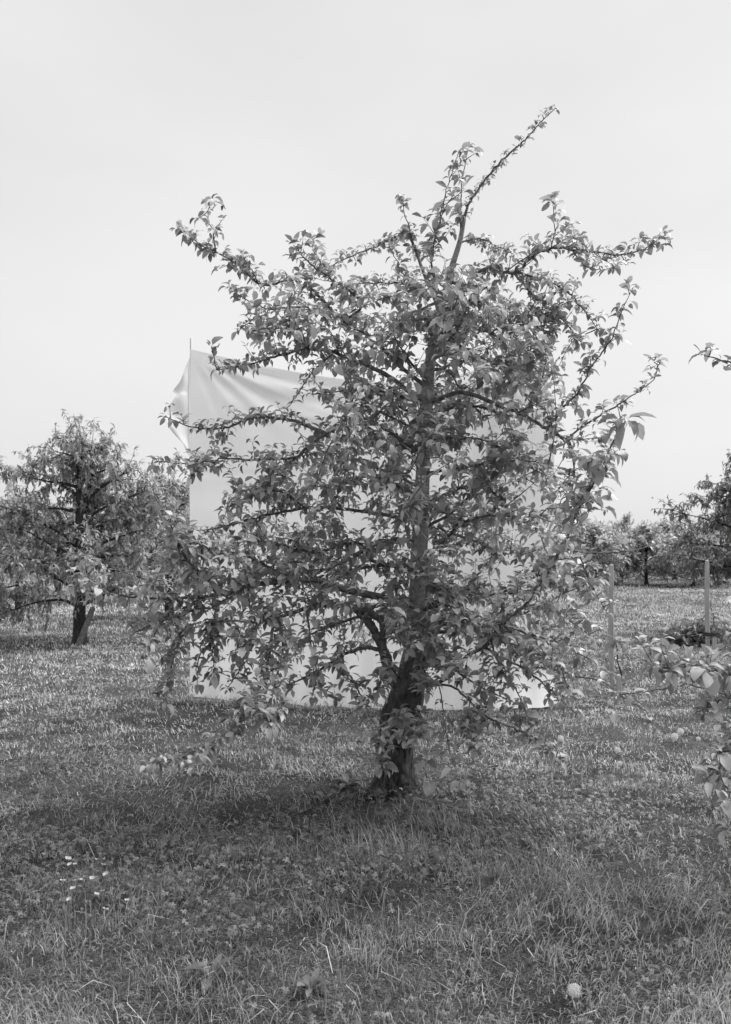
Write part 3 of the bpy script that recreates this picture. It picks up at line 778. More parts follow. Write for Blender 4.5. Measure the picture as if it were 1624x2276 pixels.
# ------------------------------------------------------------------ other orchard trees
def orchard_tree(x, d, height, radius, crown_base, nlimb, seed, label, templates, mat, size, nleaf_scale=1.0, trunk_r=.09, droop=.33, lean=0.0, leaders=3, group=None, name='pear_tree', twigs=10, per=2.4, shape=1.0, open_front=False):
    r = np.random.default_rng(seed)
    X = (x - CX) / FPX * d
    base = np.array([X, d, float(ground_z(X, d)) - .03])
    root = thing(name, base, label, 'tree', group)
    tr = smooth_path([[X, d, base[2], trunk_r * 1.35], [X + lean * .1, d, .25 * height * .4 + base[2], trunk_r], [X + lean * .3, d, height * .35, trunk_r * .85],
                      [X + lean * .7, d, height * .7, trunk_r * .55], [X + lean, d, height * .97, trunk_r * .12]], 8)
    v, q = bark_tube(tr[:, :3], tr[:, 3], 20, np.clip(1 - np.linspace(0, 1, len(tr)) * 1.6, .1, 1), seed * .7)
    link('trunk', make_mesh('trunk', v - base, q), M['dark_bark'], root)
    bag = Leaves(templates)
    for k in range(nlimb + leaders):
        lead = k >= nlimb
        f = (k + .5) / nlimb if not lead else 1.0
        z = crown_base + (height * .93 - crown_base) * f ** .95 if not lead else height * r.uniform(.55, .85)
        az = k * 2.39996 + r.normal(0, .3)
        if open_front and not lead and f > .35 and f < .88 and abs((az + math.pi / 2 + math.pi) % (2 * math.pi) - math.pi) < .95: az += 1.9
        prof = (1 - .72 * f ** 1.3) * (.75 + .25 * min(1, f * 5)) * shape
        L = radius * prof * r.uniform(.85, 1.25) if not lead else height * r.uniform(.25, .4)
        dirv = unit(np.array([math.cos(az), math.sin(az), r.uniform(.35, .75) if not lead else 2.6]))
        p = tr[np.argmin(abs(tr[:, 2] - z)), :3].copy(); path = [p.copy()]; m = 9
        for i in range(m):
            dirv = unit(dirv + r.normal(0, .1, 3) + np.array([0, 0, -.13 * droop if not lead else .05]))
            p = p + dirv * L / m; path.append(p.copy())
        path = np.array(path); tb = Tubes(); tb.add(path, np.linspace(trunk_r * .3 if not lead else .012, .004, m + 1), 6)
        nt = max(2, int(twigs * nleaf_scale * max(.35 if f < .8 else .6, prof) if not lead else 3))
        for i in range(nt):
            q0 = path[r.integers((2 if f < .8 else 0) if not lead else 4, m + 1)]
            sd = r.normal(0, 1, 3); sd[2] += .3; td = unit(sd) + dirv * .4
            tl = r.uniform(.15, .38) * (radius / 1.1 if not lead else .6); n = 5; pp = q0.copy(); tw = [pp.copy()]
            for jx in range(n):
                td = unit(td + r.normal(0, .12, 3) + np.array([0, 0, -.22 * droop])); pp = pp + td * tl / n; tw.append(pp.copy())
            tb.add(tw, np.linspace(.006, .0025, n + 1), 4)
            for jx in range(1, n + 1):
                for c in range(int(r.poisson(per)) + 1):
                    dd = td * .4 + r.normal(0, .6, 3) + np.array([0, 0, -.7 * droop])
                    bag.add(tw[jx] + r.normal(0, .02, 3), dd, size * r.uniform(.65, 1.25))
        if lead:
            for i in range(26):
                bag.add(path[r.integers(3, m + 1)] + r.normal(0, .015, 3), r.normal(0, .8, 3) + np.array([0, 0, .2]), size * r.uniform(.6, 1.1))
        link('branch', tb.mesh('branch', base), M['dark_bark'], root)
    bag.arrays()
    tag(link('crown', bag.mesh('crown', base), mat, root), kind='stuff')
    return root

orchard_tree(176, 14.2, 3.3, 1.55, .5, 44, 11, 'pear tree with dark straight trunk standing left of the cloth', PEAR, M['pear_leaf'], .115, trunk_r=.095, twigs=22, per=3.3, leaders=0, lean=-.0, open_front=True)
orchard_tree(-75, 15.0, 2.95, 1.45, .5, 36, 12, 'pear tree half cut off by the left edge of the picture', PEAR, M['pear_leaf'], .12, twigs=26, per=3.4)
orchard_tree(42, 21.6, 2.9, 1.5, .75, 28, 13, 'pear tree with thin trunk behind the left edge, second row', PEAR, M['pear_leaf'], .12, twigs=16, per=2.8)
orchard_tree(376, 19.5, 3.1, 1.5, .5, 36, 14, 'pear tree rising behind the left pole of the cloth', PEAR, M['pear_leaf'], .12, twigs=22, per=3.0, leaders=4)
orchard_tree(265, 26, 3.0, 1.8, .4, 28, 15, 'pear tree seen low between the two left trees, farther back', PEAR, M['pear_leaf'], .14, twigs=15, per=2.6)
orchard_tree(130, 32, 3.0, 1.9, .4, 28, 16, 'distant pear tree hidden behind the dark-trunked pear tree', PEAR, M['pear_leaf'], .16, twigs=15, per=2.6)
orchard_tree(1698, 15.5, 3.4, 1.55, .7, 38, 17, 'dark leafy fruit tree behind the farther stake at the right edge', BROAD, M['dark_leaf'], .125, twigs=24, per=2.4, droop=.35, name='fruit_tree')
far_spec = [(1266, 44, 2.7, 21), (1322, 38, 2.35, 22), (1380, 41, 2.5, 23), (1436, 39, 2.25, 24), (1498, 46, 2.9, 25), (1540, 37, 2.3, 26), (1612, 40, 2.9, 27), (1680, 43, 3.2, 28)]
far_lab = ['far-off bushy fruit tree just right of the cloth', 'far-off bushy fruit tree behind the nearer stake, left side', 'far-off fruit tree with a low forked trunk beside the nearer stake',
           'far-off fruit tree with short dark trunk under tall upright shoots', 'far-off bushy fruit tree midway between the two stakes', 'far-off fruit tree just left of the farther stake',
           'far-off fruit tree with tall leading shoot behind the farther stake', 'far-off fruit tree at the extreme right edge']
for (x, d, h, s), lb in zip(far_spec, far_lab):
    orchard_tree(x, d, h, 2.0, .12, 24, s, lb, FAR, M['far_leaf'], .2, twigs=15, per=2.6, trunk_r=.08, droop=.15, leaders=6, group='far row of fruit trees', name='fruit_tree')
# the rows behind read as one mass
bag = Leaves(FAR)
for k in range(64):
    d = rng.uniform(45, 72); X = rng.uniform(-32, 36); h = rng.uniform(2.2, 3.0)
    for c in range(340):
        a = rng.uniform(0, 6.28); rr = 1.9 * math.sqrt(rng.uniform()); z = .4 + (h - .4) * rng.uniform() ** .8
        rr *= 1 - .45 * (z / h) ** 2
        bag.add(np.array([X + math.cos(a) * rr, d + math.sin(a) * rr, z]), rng.normal(0, 1, 3), .34 * rng.uniform(.6, 1.3))
    for c in range(4):
        x0, y0 = rng.normal(0, .8, 2)
        for q in range(16):
            bag.add(np.array([X + x0 + rng.normal(0, .05), d + y0, h * .85 + q * .05]), rng.normal(0, 1, 3), .22)
bag.arrays()
tag(link('treeline', bag.mesh('treeline', (0, 0, 0)), M['far_leaf']), 'distant mass of orchard trees closing the horizon', 'treeline', kind='stuff')

# ------------------------------------------------------------------ the white cloth and its poles
CL = [(422, 8.70, 775, 1557), (520, 8.62, 799, 1550), (640, 8.52, 824, 1560), (760, 8.44, 843, 1572), (860, 8.36, 851, 1578), (960, 8.3, 845, 1584), (1040, 8.24, 828, 1586),
      (1085, 8.24, 814, 1588), (1116, 8.28, 806, 1590), (1165, 8.42, 828, 1590), (1205, 8.55, 856, 1592), (1231, 8.66, 886, 1594)]
NU, NVV = 160, 120
cs = smooth_path(CL, 20)
ci = np.linspace(0, len(cs) - 1, NU)
cs = np.stack([np.interp(ci, np.arange(len(cs)), cs[:, k]) for k in range(4)], 1)
Xc = (cs[:, 0] - CX) / FPX * cs[:, 1]
ztop = CH - (cs[:, 2] - HY) / FPX * cs[:, 1]
tt = np.linspace(0, 1, NVV)[None, :]
gz = ground_z(Xc, cs[:, 1])
V = (ztop[:, None] * (1 - tt) + (gz + .01 + .07 * fbm(Xc * 1.8, Xc * 0, 45, 3) ** 2)[:, None] * tt)
S = np.repeat((Xc - Xc[0])[:, None], NVV, 1)
T = ztop[0] - V
disp = np.zeros_like(V)
th = np.degrees(np.arctan2(T, S + .02)); rr = np.hypot(S, T)
for a0, wd, am, r0 in [(9.5, 1.1, .030, 2.6), (13.5, 1.3, -.022, 2.4), (17, 1.2, .03, 2.2), (22, 1.6, .045, 1.9), (27, 1.6, -.03, 1.8), (31, 1.5, .035, 1.7), (36, 2, .03, 1.4), (42, 2, -.025, 1.1), (48, 2.2, .025, 1.0), (55, 2.4, -.02, .9), (63, 2.6, .02, .8)]:
    ang = a0 + 2.5 * np.sin(rr * 1.3 + a0)
    disp += .45 * am * np.exp(-((th - ang) / (wd * 1.15)) ** 2) * np.clip(rr / .45, 0, 1) * np.exp(-(rr / r0) ** 4)
edge = V - ztop[:, None]
wlen = np.clip(S / 1.2, 0, 1)
for off, am in [(.05, .012), (.13, -.012), (.24, .014), (.38, -.012)]:
    disp += am * wlen * np.exp(-((edge + off + .04 * np.sin(S * 2.1)) / .045) ** 2)
disp += .05 * (fbm(S * .9, T * .8, 31, 2) - .5) + .03 * (fbm(S * 3, T * 2.2, 37, 2) - .5)
disp += .012 * np.sin(S * 26 + 3 * T) * np.clip((T - 2.4) / .8, 0, 1) * (fbm(S * 2, T, 40) > .45)
for t0_, am in [(1.2, .006), (2.31, .006)]:
    disp += am * np.exp(-((T - t0_ - .02 * np.sin(S * 1.7)) / .02) ** 2)
skirt = np.clip((tt - .9) / .1, 0, 1) ** 1.5
side = np.clip((S - 2.5) / .6, 0, 1)
yy = cs[:, 1][:, None] - disp - skirt * (.05 + .10 * side)
V = np.maximum(V, ground_z(np.repeat(Xc[:, None], NVV, 1), yy) + .012)
vv = np.stack([np.repeat(Xc[:, None], NVV, 1), yy, V], -1)
b0 = np.array([Xc[NU // 2], 8.4, 0.0])
cloth = thing('cloth_backdrop', b0, 'large white cloth hung upright between poles behind the apple tree', 'cloth')
i = np.arange(NU - 1)[:, None] * NVV; j = np.arange(NVV - 1)[None, :]
cq = np.stack([i + j, i + j + 1, i + NVV + j + 1, i + NVV + j], -1).reshape(-1, 4)
link('sheet', make_mesh('sheet', vv.reshape(-1, 3) - b0, cq), M['cloth'], cloth)
# loose corner blown round the left pole
fl = [(422, 793, 422), (421, 815, 412), (421, 845, 401), (421, 869, 384), (421, 880, 390), (421, 911, 370), (421, 935, 371), (421, 957, 380), (421, 985, 405), (421, 1003, 414), (421, 1016, 421)]
fl = smooth_path(fl, 5); W = 14
fv = []
for a, y, b in fl:
    for k in range(W):
        f = k / (W - 1); x = a + (b - a) * f
        dd = 8.72 + .16 * f + .05 * math.sin(f * 5 + y * .05) * f + .03 * math.sin(y * .12 + 2 * f) * f
        fv.append(P(x, y, dd))
i = np.arange(len(fl) - 1)[:, None] * W; j = np.arange(W - 1)[None, :]
link('loose_corner', make_mesh('loose_corner', np.array(fv) - b0, np.stack([i + j, i + j + 1, i + W + j + 1, i + W + j], -1).reshape(-1, 4)), M['cloth'], cloth)

def pole(x0, y0, x1, d, rad, label, name='pole', mat='pole', group=None, y1=None):
    X1 = (x1 - CX) / FPX * d; z1 = float(ground_z(X1, d)) - .1
    top = P(x0, y0, d)
    b = np.array([X1, d, z1])
    path = np.array([b + (top - b) * t + rng.normal(0, .004, 3) * (0 < t < 1) for t in np.linspace(0, 1, 9)])
    tb = Tubes(); tb.add(path, np.linspace(rad * 1.15, rad * .9, 9), 10)
    o = link(name, tb.mesh(name, b), M[mat], loc=Vector(b))
    return tag(o, label, 'pole', group)
pole(424, 752, 424, 8.74, .011, 'slim upright pole at the left edge of the white cloth')
pole(1117, 792, 1062, 8.36, .016, 'slim leaning pole behind the right part of the white cloth')

# ------------------------------------------------------------------ stakes and saplings on the right
def stake(x, y_top, d, w, label, lean=0.0, short=None, tie=None):
    X = (x - CX) / FPX * d; z0 = float(ground_z(X, d)) - .12; b = np.array([X, d, z0])
    top = CH - (y_top - HY) / FPX * d
    root = thing('wooden_stake', b, label, 'stake', 'wooden stakes in the grass')
    def post(name, dx, dy, h, w):
        n = 14; zz = np.linspace(0, h, n)
        sq = np.array([(-1, -.75), (-.75, -1), (.75, -1), (1, -.75), (1, .75), (.75, 1), (-.75, 1), (-1, .75)]) * w / 2
        v = []
        for k, z in enumerate(zz):
            wx = .006 * math.sin(z * 3 + x) + lean * z; sc = 1 + .05 * math.sin(z * 7 + x) + rng.normal(0, .02)
            if k == n - 1: sc *= .86
            v += [(dx + wx + a * sc, dy + c * sc, z) for a, c in sq]
        i = np.arange(n - 1)[:, None] * 8; j = np.arange(8)[None, :]; j2 = (j + 1) % 8
        q = np.stack([i + j, i + j2, i + 8 + j2, i + 8 + j], -1).reshape(-1, 4)
        v.append((v[-8][0] + w * .4, dy, h + .01)); e = (n - 1) * 8
        t = [(e + k, e + (k + 1) % 8, len(v) - 1) for k in range(8)]
        link(name, make_mesh(name, v, q, t, smooth=False), M['stake'], root)
    post('post', 0, 0, top - z0, w)
    if short: post('short_post', short[0], short[1], short[2], w * 1.05)
    if tie:
        tb = Tubes(); a = np.linspace(0, 2 * np.pi, 13)
        for k in range(3):
            tb.add(np.stack([.055 + (.105) * np.cos(a), .0 + .05 * np.sin(a), np.full(13, tie + k * .016) + .006 * np.sin(a)], 1), np.full(13, .009), 5, cap=False)
        link('tie', tb.mesh('tie'), M['tie'], root)
    return root
stake(1359, 1256, 9.2, .044, 'pale wooden stake nearest the cloth with a short peg at its foot', short=(.062, -.03, .34))
stake(1572, 1246, 11.7, .05, 'pale wooden stake near the right edge with a dark tie and short peg', short=(.075, -.02, .47), tie=.46)

def sapling(x, d, h, label, seed):
    r = np.random.default_rng(seed)
    X = (x - CX) / FPX * d; b = np.array([X, d, float(ground_z(X, d)) - .03])
    root = thing('sapling', b, label, 'sapling', 'young trees by the stakes')
    path = [b]; p = b.copy()
    for k in range(10): p = p + np.array([r.normal(0, .012), r.normal(0, .012), h / 10]); path.append(p.copy())
    path = np.array(path); tb = Tubes(); tb.add(path, np.linspace(.011, .004, 11), 7)
    link('stem', tb.mesh('stem', b), M['dark_bark'], root)
    bag = Leaves(APPLE[:6])
    for k in range(3, 11):
        for c in range(int(r.poisson(3)) + 1):
            bag.add(path[k] + r.normal(0, .008, 3), r.normal(0, .8, 3) + np.array([0, 0, .4]), .075 * r.uniform(.6, 1.1))
    bag.arrays()
    for q in range(len(bag.p)):
        o = link('leaf', apple_single[bag.k[q]], parent=root)
        m = Matrix(bag.R[q].tolist()).to_4x4() @ Matrix.Scale(float(bag.s[q]), 4); m.translation = Vector(bag.p[q] - b); o.matrix_basis = m
sapling(1373, 10.0, .62, 'thin dark young tree beside the stake nearest the cloth', 3)
sapling(1592, 14.5, .65, 'thin young tree just right of the farther stake', 4)

def leaning_stake():
    b = P(168, 1424, 14.0); t = P(206, 1352, 14.05); b[2] = float(ground_z(b[0], b[1])) - .1
    tb = Tubes(); path = np.array([b + (t - b) * f for f in np.linspace(0, 1, 7)]); tb.add(path, np.linspace(.05, .042, 7), 9)
    tag(link('leaning_prop', tb.mesh('leaning_prop', b), M['limb'], loc=Vector(b)), 'grey wooden prop leaning against the trunk of the left pear tree', 'prop')
leaning_stake()

# weedy clump by the farther stake
def weed_clump(x, d, rx, h, label, seed, n=1500):
    r = np.random.default_rng(seed); X = (x - CX) / FPX * d; b = np.array([X, d, float(ground_z(X, d))])
    root = thing('weed_clump', b, label, 'weeds')
    bag = Leaves(FAR); tb = Tubes()
    for k in range(60):
        a = r.uniform(0, 6.28); q = rx * math.sqrt(r.uniform()); s0 = b + np.array([math.cos(a) * q, math.sin(a) * q * .7, 0])
        hh = h * (1 - .5 * (q / rx) ** 2) * r.uniform(.6, 1.1); top = s0 + np.array([r.normal(0, .06), r.normal(0, .06), hh])
        tb.add([s0, (s0 + top) / 2 + r.normal(0, .01, 3), top], [.005, .004, .002], 4)
        for c in range(n // 60):
            f = r.uniform(.1, 1); bag.add(s0 + (top - s0) * f, r.normal(0, 1, 3) + np.array([0, 0, .2]), .10 * r.uniform(.6, 1.3))
    bag.arrays()
    tag(link('stem', tb.mesh('stem', b), M['stem'], root), kind='stuff')
    tag(link('foliage', bag.mesh('foliage', b), M['dark_leaf'], root), kind='stuff')
weed_clump(1540, 14.0, .42, .42, 'dark clump of tall weeds left of the farther stake', 5)

# ------------------------------------------------------------------ grass and ground cover
def scatter(n, d0, d1, power, side=1.25, pad=1.1):
    """positions on the ground, thinner with distance as d**-power per square metre"""
    u = rng.uniform(size=n); e = 2 - power
    d = (d0 ** e + u * (d1 ** e - d0 ** e)) ** (1 / e)
    x = rng.uniform(-1, 1, n) * (d * .405 * side + pad)
    return x, d

def blades(n, d0, d1, power, name, lenf, widf, tonef, mat, label, keepf=None, leanf=1.0):
    x, y = scatter(n, d0, d1, power)
    if keepf is not None:
        k = rng.uniform(size=n) < keepf(x, y); x, y = x[k], y[k]
    n = len(x); z = ground_z(x, y) - .01
    L = lenf(x, y) * rng.uniform(.45, 1.25, n); w = widf(x, y) * rng.uniform(.7, 1.3, n)
    fld = fbm(x * .8, y * .8, 77, 2) * 9
    az = np.where(rng.uniform(size=n) < .45, fld + rng.normal(0, .5, n), rng.uniform(0, 6.283, n))
    lean = np.abs(rng.normal(0, .55, n)) * leanf + .15 + .5 * (fbm(x * 1.3, y * 1.3, 78, 2) - .4)
    face = az + math.pi / 2 + rng.normal(0, .7, n)
    ca, sa = np.cos(az), np.sin(az); wx, wy = np.cos(face) * w / 2, np.sin(face) * w / 2
    pts = np.zeros((n, 5, 3), np.float32)
    def at(f):
        ang = lean * (f * 1.5)
        h = L * f * np.cos(np.minimum(ang, 1.35)); o = L * f * np.sin(np.minimum(ang, 1.35))
        return x + ca * o, y + sa * o, z + h
    for k, (f, ww) in enumerate([(0, 1), (0.55, .85)]):
        px, py, pz = at(f)
        pts[:, 2 * k] = np.stack([px - wx * ww, py - wy * ww, pz], 1); pts[:, 2 * k + 1] = np.stack([px + wx * ww, py + wy * ww, pz], 1)
    px, py, pz = at(1.0); pts[:, 4] = np.stack([px, py, pz], 1)
    o = np.arange(n)[:, None] * 5
    tone = np.clip(tonef(x, y) + rng.normal(0, .17, n) + (rng.uniform(size=n) < .05) * .3, 0, 1)
    me = make_mesh(name, pts.reshape(-1, 3), o + np.array([[0, 1, 3, 2]]), o + np.array([[2, 3, 4]]), smooth=True, attrs={'tone': np.repeat(tone, 5)})
    tag(link(name, me, mat), label, 'grass', kind='stuff')

def lush_shade(x, y):      # taller growth in the near meadow; its darker tone is painted foreground shade
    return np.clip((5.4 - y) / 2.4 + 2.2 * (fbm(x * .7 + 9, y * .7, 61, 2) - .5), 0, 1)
def trodden_shade(x, y):   # worn patch round the trunk, enlarged to imitate the shade on its left
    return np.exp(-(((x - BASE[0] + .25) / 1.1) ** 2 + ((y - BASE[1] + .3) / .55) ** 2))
def lenf(x, y):
    cl = fbm(x * 4.5, y * 4.5, 62, 2)
    tuft = np.clip((fbm(x * 1.1, y * 1.1, 64, 2) - .58) * 6, 0, 1)
    return .028 + .045 * cl + lush_shade(x, y) * (.02 + .09 * np.clip(cl - .3, 0, 1) + .05 * tuft) + np.clip(y - 9, 0, 10) * .004
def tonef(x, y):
    return .58 + .62 * (fbm(x * .9, y * .9, 65, 3) - .5) + .35 * (fbm(x * 7, y * 7, 67, 2) - .5) - .40 * lush_shade(x, y) + .16 * np.clip((y - 5.2) / 3, 0, 1)  # near blades darkened: foreground shade put into their tone
widf = lambda x, y: .0024 + .0007 * np.maximum(y - 3, 0) ** .9
keepf = lambda x, y: (1 - .6 * trodden_shade(x, y)) * np.clip(.5 + 3.2 * (fbm(x * 5.5, y * 5.5, 63, 2) - .42) + .8 * (fbm(x * 1.2, y * 1.2, 66, 2) - .5), .25, 1)
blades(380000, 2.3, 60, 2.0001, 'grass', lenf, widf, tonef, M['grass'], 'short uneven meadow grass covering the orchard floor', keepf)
blades(5000, 2.3, 9, 1.2, 'tall_grass', lambda x, y: .17 + 0 * x, lambda x, y: .0035 + 0 * x, lambda x, y: .62 + 0 * x, M['grass'], 'long pale grass stalks bending over the near meadow',
       lambda x, y: np.clip((fbm(x * 1.4, y * 1.4, 71, 2) - .5) * 5, 0.05, 1) * np.clip(lush_shade(x, y) + .15, 0, 1), leanf=1.8)

cloth_y = lambda x: np.interp(x, Xc, cs[:, 1])
blades(60000, 7.4, 9.2, 0, 'cloth_foot_grass', lambda x, y: .12 + 0 * x, lambda x, y: .005 + 0 * x, lambda x, y: .3 + 0 * x, M['grass'], 'dark longer grass along the foot of the white cloth',
       lambda x, y: np.exp(-((y - cloth_y(x) + .16) / .07) ** 2) * np.clip(3 * (fbm(x * 2.2, y * .5, 141, 2) - .35), 0, 1) * (x > Xc[0]) * (x < Xc[-1] + .2))

def ground_cover(n):
    x, y = scatter(n, 2.3, 14, 1.5)
    den = np.clip((fbm(x * 1.0, y * 1.0, 91, 3) - .42) * 4, 0, 1) * np.clip(.35 + lush_shade(x, y), 0, 1)
    near_trunk = np.exp(-(((x - BASE[0] - .7) / 1.2) ** 2 + ((y - BASE[1] + .15) / .6) ** 2))
    k = rng.uniform(size=n) < np.clip(.75 * den + .9 * near_trunk, .04, 1) * (1 - .7 * trodden_shade(x, y)); x, y = x[k], y[k]; n = len(x)
    h = (.03 + .05 * fbm(x * 2, y * 2, 92, 2) + .05 * lush_shade(x, y) * fbm(x * 1.3, y * 1.3, 93, 2)) * rng.uniform(.5, 1.3, n)
    c = np.stack([x, y, ground_z(x, y) + h], 1)
    nrm = np.stack([rng.normal(0, .5, n), rng.normal(-.1, .5, n), np.ones(n)], 1); nrm /= np.linalg.norm(nrm, axis=1)[:, None]
    a0 = rng.uniform(0, 6.28, n); t = np.stack([np.cos(a0), np.sin(a0), 0 * a0], 1)
    t -= nrm * (t * nrm).sum(1)[:, None]; t /= np.linalg.norm(t, axis=1)[:, None]; b = np.cross(nrm, t)
    size = (.0095 + .0016 * np.maximum(y - 3, 0) ** .7) * rng.uniform(.6, 1.5, n)
    pts = np.zeros((n, 20, 3))
    for lobe in range(5):
        an = (lobe - 2) * .95 + .25 * math.sin(lobe * 3); dr = t * math.cos(an) + b * math.sin(an); pr = -t * math.sin(an) + b * math.cos(an)
        s = size[:, None]
        pts[:, lobe * 4] = c; pts[:, lobe * 4 + 1] = c + dr * s * .8 + pr * s * .32 + nrm * s * .12
        pts[:, lobe * 4 + 2] = c + dr * s * 1.25 - nrm * s * .25; pts[:, lobe * 4 + 3] = c + dr * s * .7 - pr * s * .26 + nrm * s * .12
    o = np.arange(n)[:, None] * 20
    q = np.concatenate([o + np.array([[4 * l, 4 * l + 3, 4 * l + 2, 4 * l + 1]]) for l in range(5)])
    tone = np.clip(.40 + .35 * (fbm(x, y, 95, 2) - .5) + rng.normal(0, .22, n), 0, 1)
    tag(link('ground_cover', make_mesh('ground_cover', pts.reshape(-1, 3), q[:, ::-1], attrs={'tone': np.repeat(tone, 20)}), M['clover']),
        'low clover and buttercup leaves spread through the grass', 'weeds', kind='stuff')
ground_cover(92000)

# broad-leaved plants in the grass
DOCK = [leaf_template(200 + k, (0, .25, .45, .7, .9, 1), (.02, .03, .16, .17, .09, .005), (.5, 1.8), (.1, .5)) for k in range(4)]
dock_single = single_leaf_meshes(DOCK, M['clover'], 'leaf')
def dock(x, y, n, size, label, seed):
    r = np.random.default_rng(seed); d = FPX * CH / (y - HY); X = (x - CX) / FPX * d
    b = np.array([X, d, float(ground_z(X, d))]); root = thing('dock_plant', b, label, 'plant', 'broad-leaved weeds in the grass')
    for k in range(n):
        a = k * 2.4 + r.normal(0, .3); el = r.uniform(.4, 1.2); yv = np.array([math.cos(a) * math.cos(el), math.sin(a) * math.cos(el), math.sin(el)])
        z = unit(np.array([0, 0, 1]) - yv * yv[2]); Rm = np.stack([np.cross(yv, z), yv, z], 1)
        o = link('leaf', dock_single[k % 4], parent=root)
        o.matrix_basis = Matrix(Rm.tolist()).to_4x4() @ Matrix.Scale(size * r.uniform(.7, 1.2), 4)
dock(690, 2190, 9, .085, 'broad-leaved weed in the near grass at the bottom centre', 1)
dock(955, 1795, 8, .15, 'broad-leaved weed with tall leaves at the right foot of the trunk', 2)
dock(775, 1745, 9, .12, 'broad-leaved weed in the shade at the left foot of the trunk', 3)
dock(840, 1768, 7, .11, 'small broad-leaved weed close in front of the dark trunk', 5)
dock(1010, 1770, 7, .12, 'low broad-leaved weed in the grass just right of the trunk foot', 6)
dock(720, 1775, 6, .10, 'low broad-leaved weed in the bare ground left of the trunk', 7)
dock(470, 2170, 6, .10, 'small broad-leaved weed low in the near grass, left of centre', 4)

# dandelion clocks
def dandelion(x, y, h, rad, label, seed):
    r = np.random.default_rng(seed); d = (CH - h) * FPX / (y - HY); c = P(x, y, d)
    gz0 = float(ground_z(c[0], d)); b = np.array([c[0] + .01, d, gz0]); c[2] = max(c[2], gz0 + .04)
    root = thing('dandelion_clock', b, label, 'dandelion', 'dandelion seed heads in the grass')
    tb = Tubes(); tb.add([b, (b + c) / 2 + np.array([.006, 0, 0]), c], [.0022, .002, .0018], 5); link('stem', tb.mesh('stem', b), M['stem'], root)
    v, t = [], []; n = 120
    for k in range(n):
        ph = math.acos(1 - 2 * (k + .5) / n); th = k * 2.39996; dr = np.array([math.cos(th) * math.sin(ph), math.sin(th) * math.sin(ph), math.cos(ph)])
        a = unit(np.cross(dr, r.normal(0, 1, 3))); e = np.cross(dr, a); tip = c + dr * rad * r.uniform(.75, 1.12)
        s = len(v); w = rad * .2
        v += [c + dr * rad * .12 + a * .0006, c + dr * rad * .12 - a * .0006, tip]; t.append((s, s + 1, s + 2))
        for q in range(3):
            u1 = a * math.cos(q * 2.1) + e * math.sin(q * 2.1); s = len(v); u2 = np.cross(dr, u1)
            v += [tip - dr * rad * .15, tip + u1 * w + u2 * w * .4, tip + u1 * w - u2 * w * .4]; t.append((s, s + 1, s + 2))
    tag(link('seed_head', make_mesh('seed_head', np.array(v) - b, None, np.array(t), smooth=False), M['fluff'], root), kind='stuff')
dandelion(1275, 2201, .11, .020, 'large white dandelion clock close by at the lower right', 1)
dandelion(1499, 1637, .14, .026, 'lower left of two white dandelion clocks side by side at right', 2)
dandelion(1512, 1626, .14, .024, 'upper right of two white dandelion clocks side by side at right', 3)
dandelion(1372, 1667, .12, .021, 'pale dandelion clock standing alone in the grass below the nearer stake', 4)
dandelion(1552, 1642, .1, .016, 'small half-blown dandelion clock right of the pair', 5)
dandelion(1536, 1457, .15, .03, 'distant dandelion clock in the grass left of the farther stake', 6)
dandelion(1246, 1641, .14, .022, 'pale dandelion clock under the drooping right twig of the apple tree', 7)
dandelion(1377, 1697, .1, .017, 'faint dandelion clock, lower of two below the nearer stake', 8)

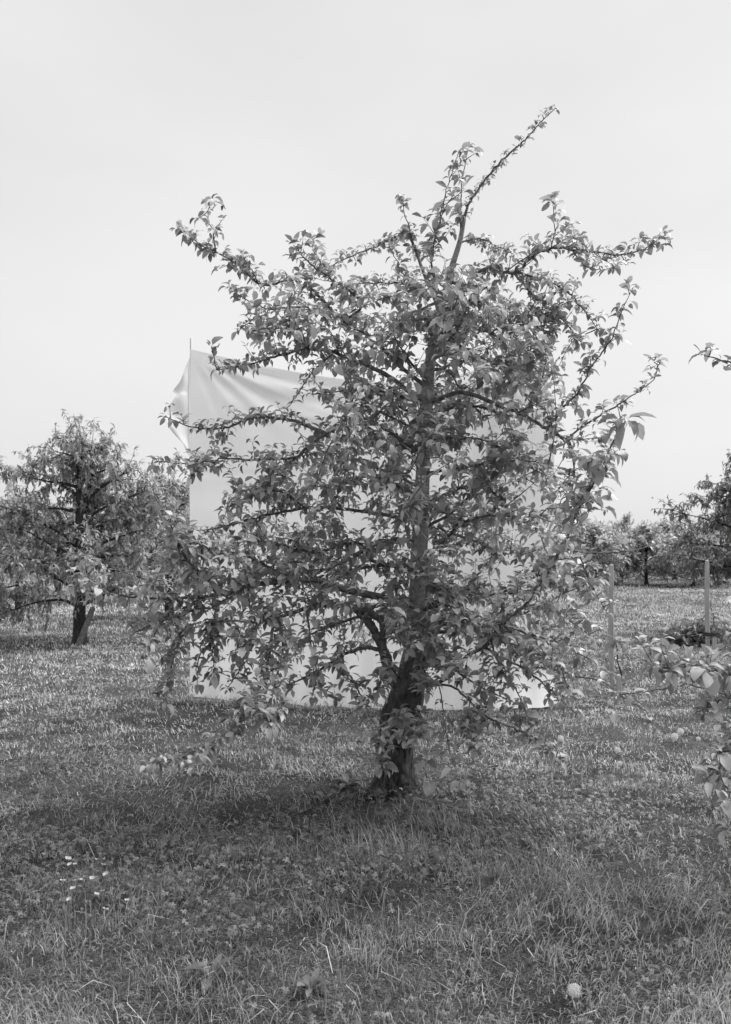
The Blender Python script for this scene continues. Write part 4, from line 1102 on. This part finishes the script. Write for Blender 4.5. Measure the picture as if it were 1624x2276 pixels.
# small pale flowers, near left
def flower_parts():
    v, q = [], []
    for k in range(5):
        a = k * 2 * math.pi / 5; dr = np.array([math.cos(a), math.sin(a), 0]); pr = np.array([-math.sin(a), math.cos(a), 0]); s = len(v)
        for f, w, z in [(.1, .12, 0), (.5, .42, .16), (.85, .5, .42), (1.0, .22, .55)]:
            v += [dr * f - pr * w + np.array([0, 0, z]), dr * f + pr * w + np.array([0, 0, z])]
        for m in range(3): q.append((s + 2 * m, s + 2 * m + 1, s + 2 * m + 3, s + 2 * m + 2))
    return make_mesh('flower_head', np.array(v), q)
fm = flower_parts(); fm.materials.append(M['petal'])
spots = [(370, 398, 1.3), (405, 490, .9), (497, 490, .9), (985, 495, .8), (1035, 668, 1.1), (790, 733, 1.0), (277, 782, 1.15), (525, 762, .8), (600, 750, .6), (458, 912, 1.0), (975, 957, .9), (870, 1015, 1.0), (395, 1100, .9), (1400, 1118, .8), (1025, 1278, 1.1), (200, 643, .45), (865, 395, .4)]
flower_words = ['largest pale flower, topmost at the left of the cluster in the near left grass', 'left one of two small pale flowers side by side just under the topmost large one',
    'right one of two small pale flowers side by side just under the topmost large one', 'small pale flower at the top right of the flower cluster, below a tiny bud', 'bright pale flower on a bare stalk at the right of the flower cluster',
    'flat pale flower seen edge-on in the middle of the flower cluster', 'broad pale flower at the left end of the flower cluster', 'small pale flower left of a tinier one, left of the cluster centre',
    'tiny pale flower beside a slightly larger one, left of the cluster centre', 'round pale flower facing the camera in the lower left of the cluster', 'upper right of two pale flowers touching below the cluster centre',
    'lower left of two pale flowers touching below the cluster centre', 'ragged pale flower at the bottom left of the cluster', 'lone pale flower farthest right of the cluster', 'lowest pale flower of the cluster, toward the bottom edge',
    'tiny pale bud on a tall thin stalk at the far left of the cluster', 'tiny pale bud highest at the right of the cluster']
for k, (zx, zy, s) in enumerate(spots):
    x, y = (150 + zx * .18473) / 1.45197, (2700 + zy * .18473) / 1.45197
    h = .15 + .03 * math.sin(k * 2.1); d = (CH - h) * FPX / (y - HY); c = P(x, y, d); b = np.array([c[0], d, float(ground_z(c[0], d))]); c[2] = max(c[2], b[2] + .08)
    root = thing('meadow_flower', b, flower_words[k], 'flower', 'pale flowers in the left foreground grass')
    tb = Tubes(); tb.add([b, (b + c) / 2 + np.array([.01 * math.sin(k), 0, 0]), c], [.0016, .0014, .0012], 5); link('stem', tb.mesh('stem', b), M['stem'], root)
    o = link('flower_head', fm, parent=root)
    o.matrix_basis = Matrix.Translation(Vector(c - b)) @ Matrix.Rotation(.35 * math.sin(k * 1.7), 4, 'X') @ Matrix.Rotation(.3 * math.cos(k * 2.3), 4, 'Y') @ Matrix.Scale(.0115 * s, 4)
print('main leaves', n_main, 'triangles', sum(sum(len(p.vertices) - 2 for p in me.polygons) if len(me.polygons) < 2000 else len(me.loops) - 2 * len(me.polygons) for me in bpy.data.meshes))
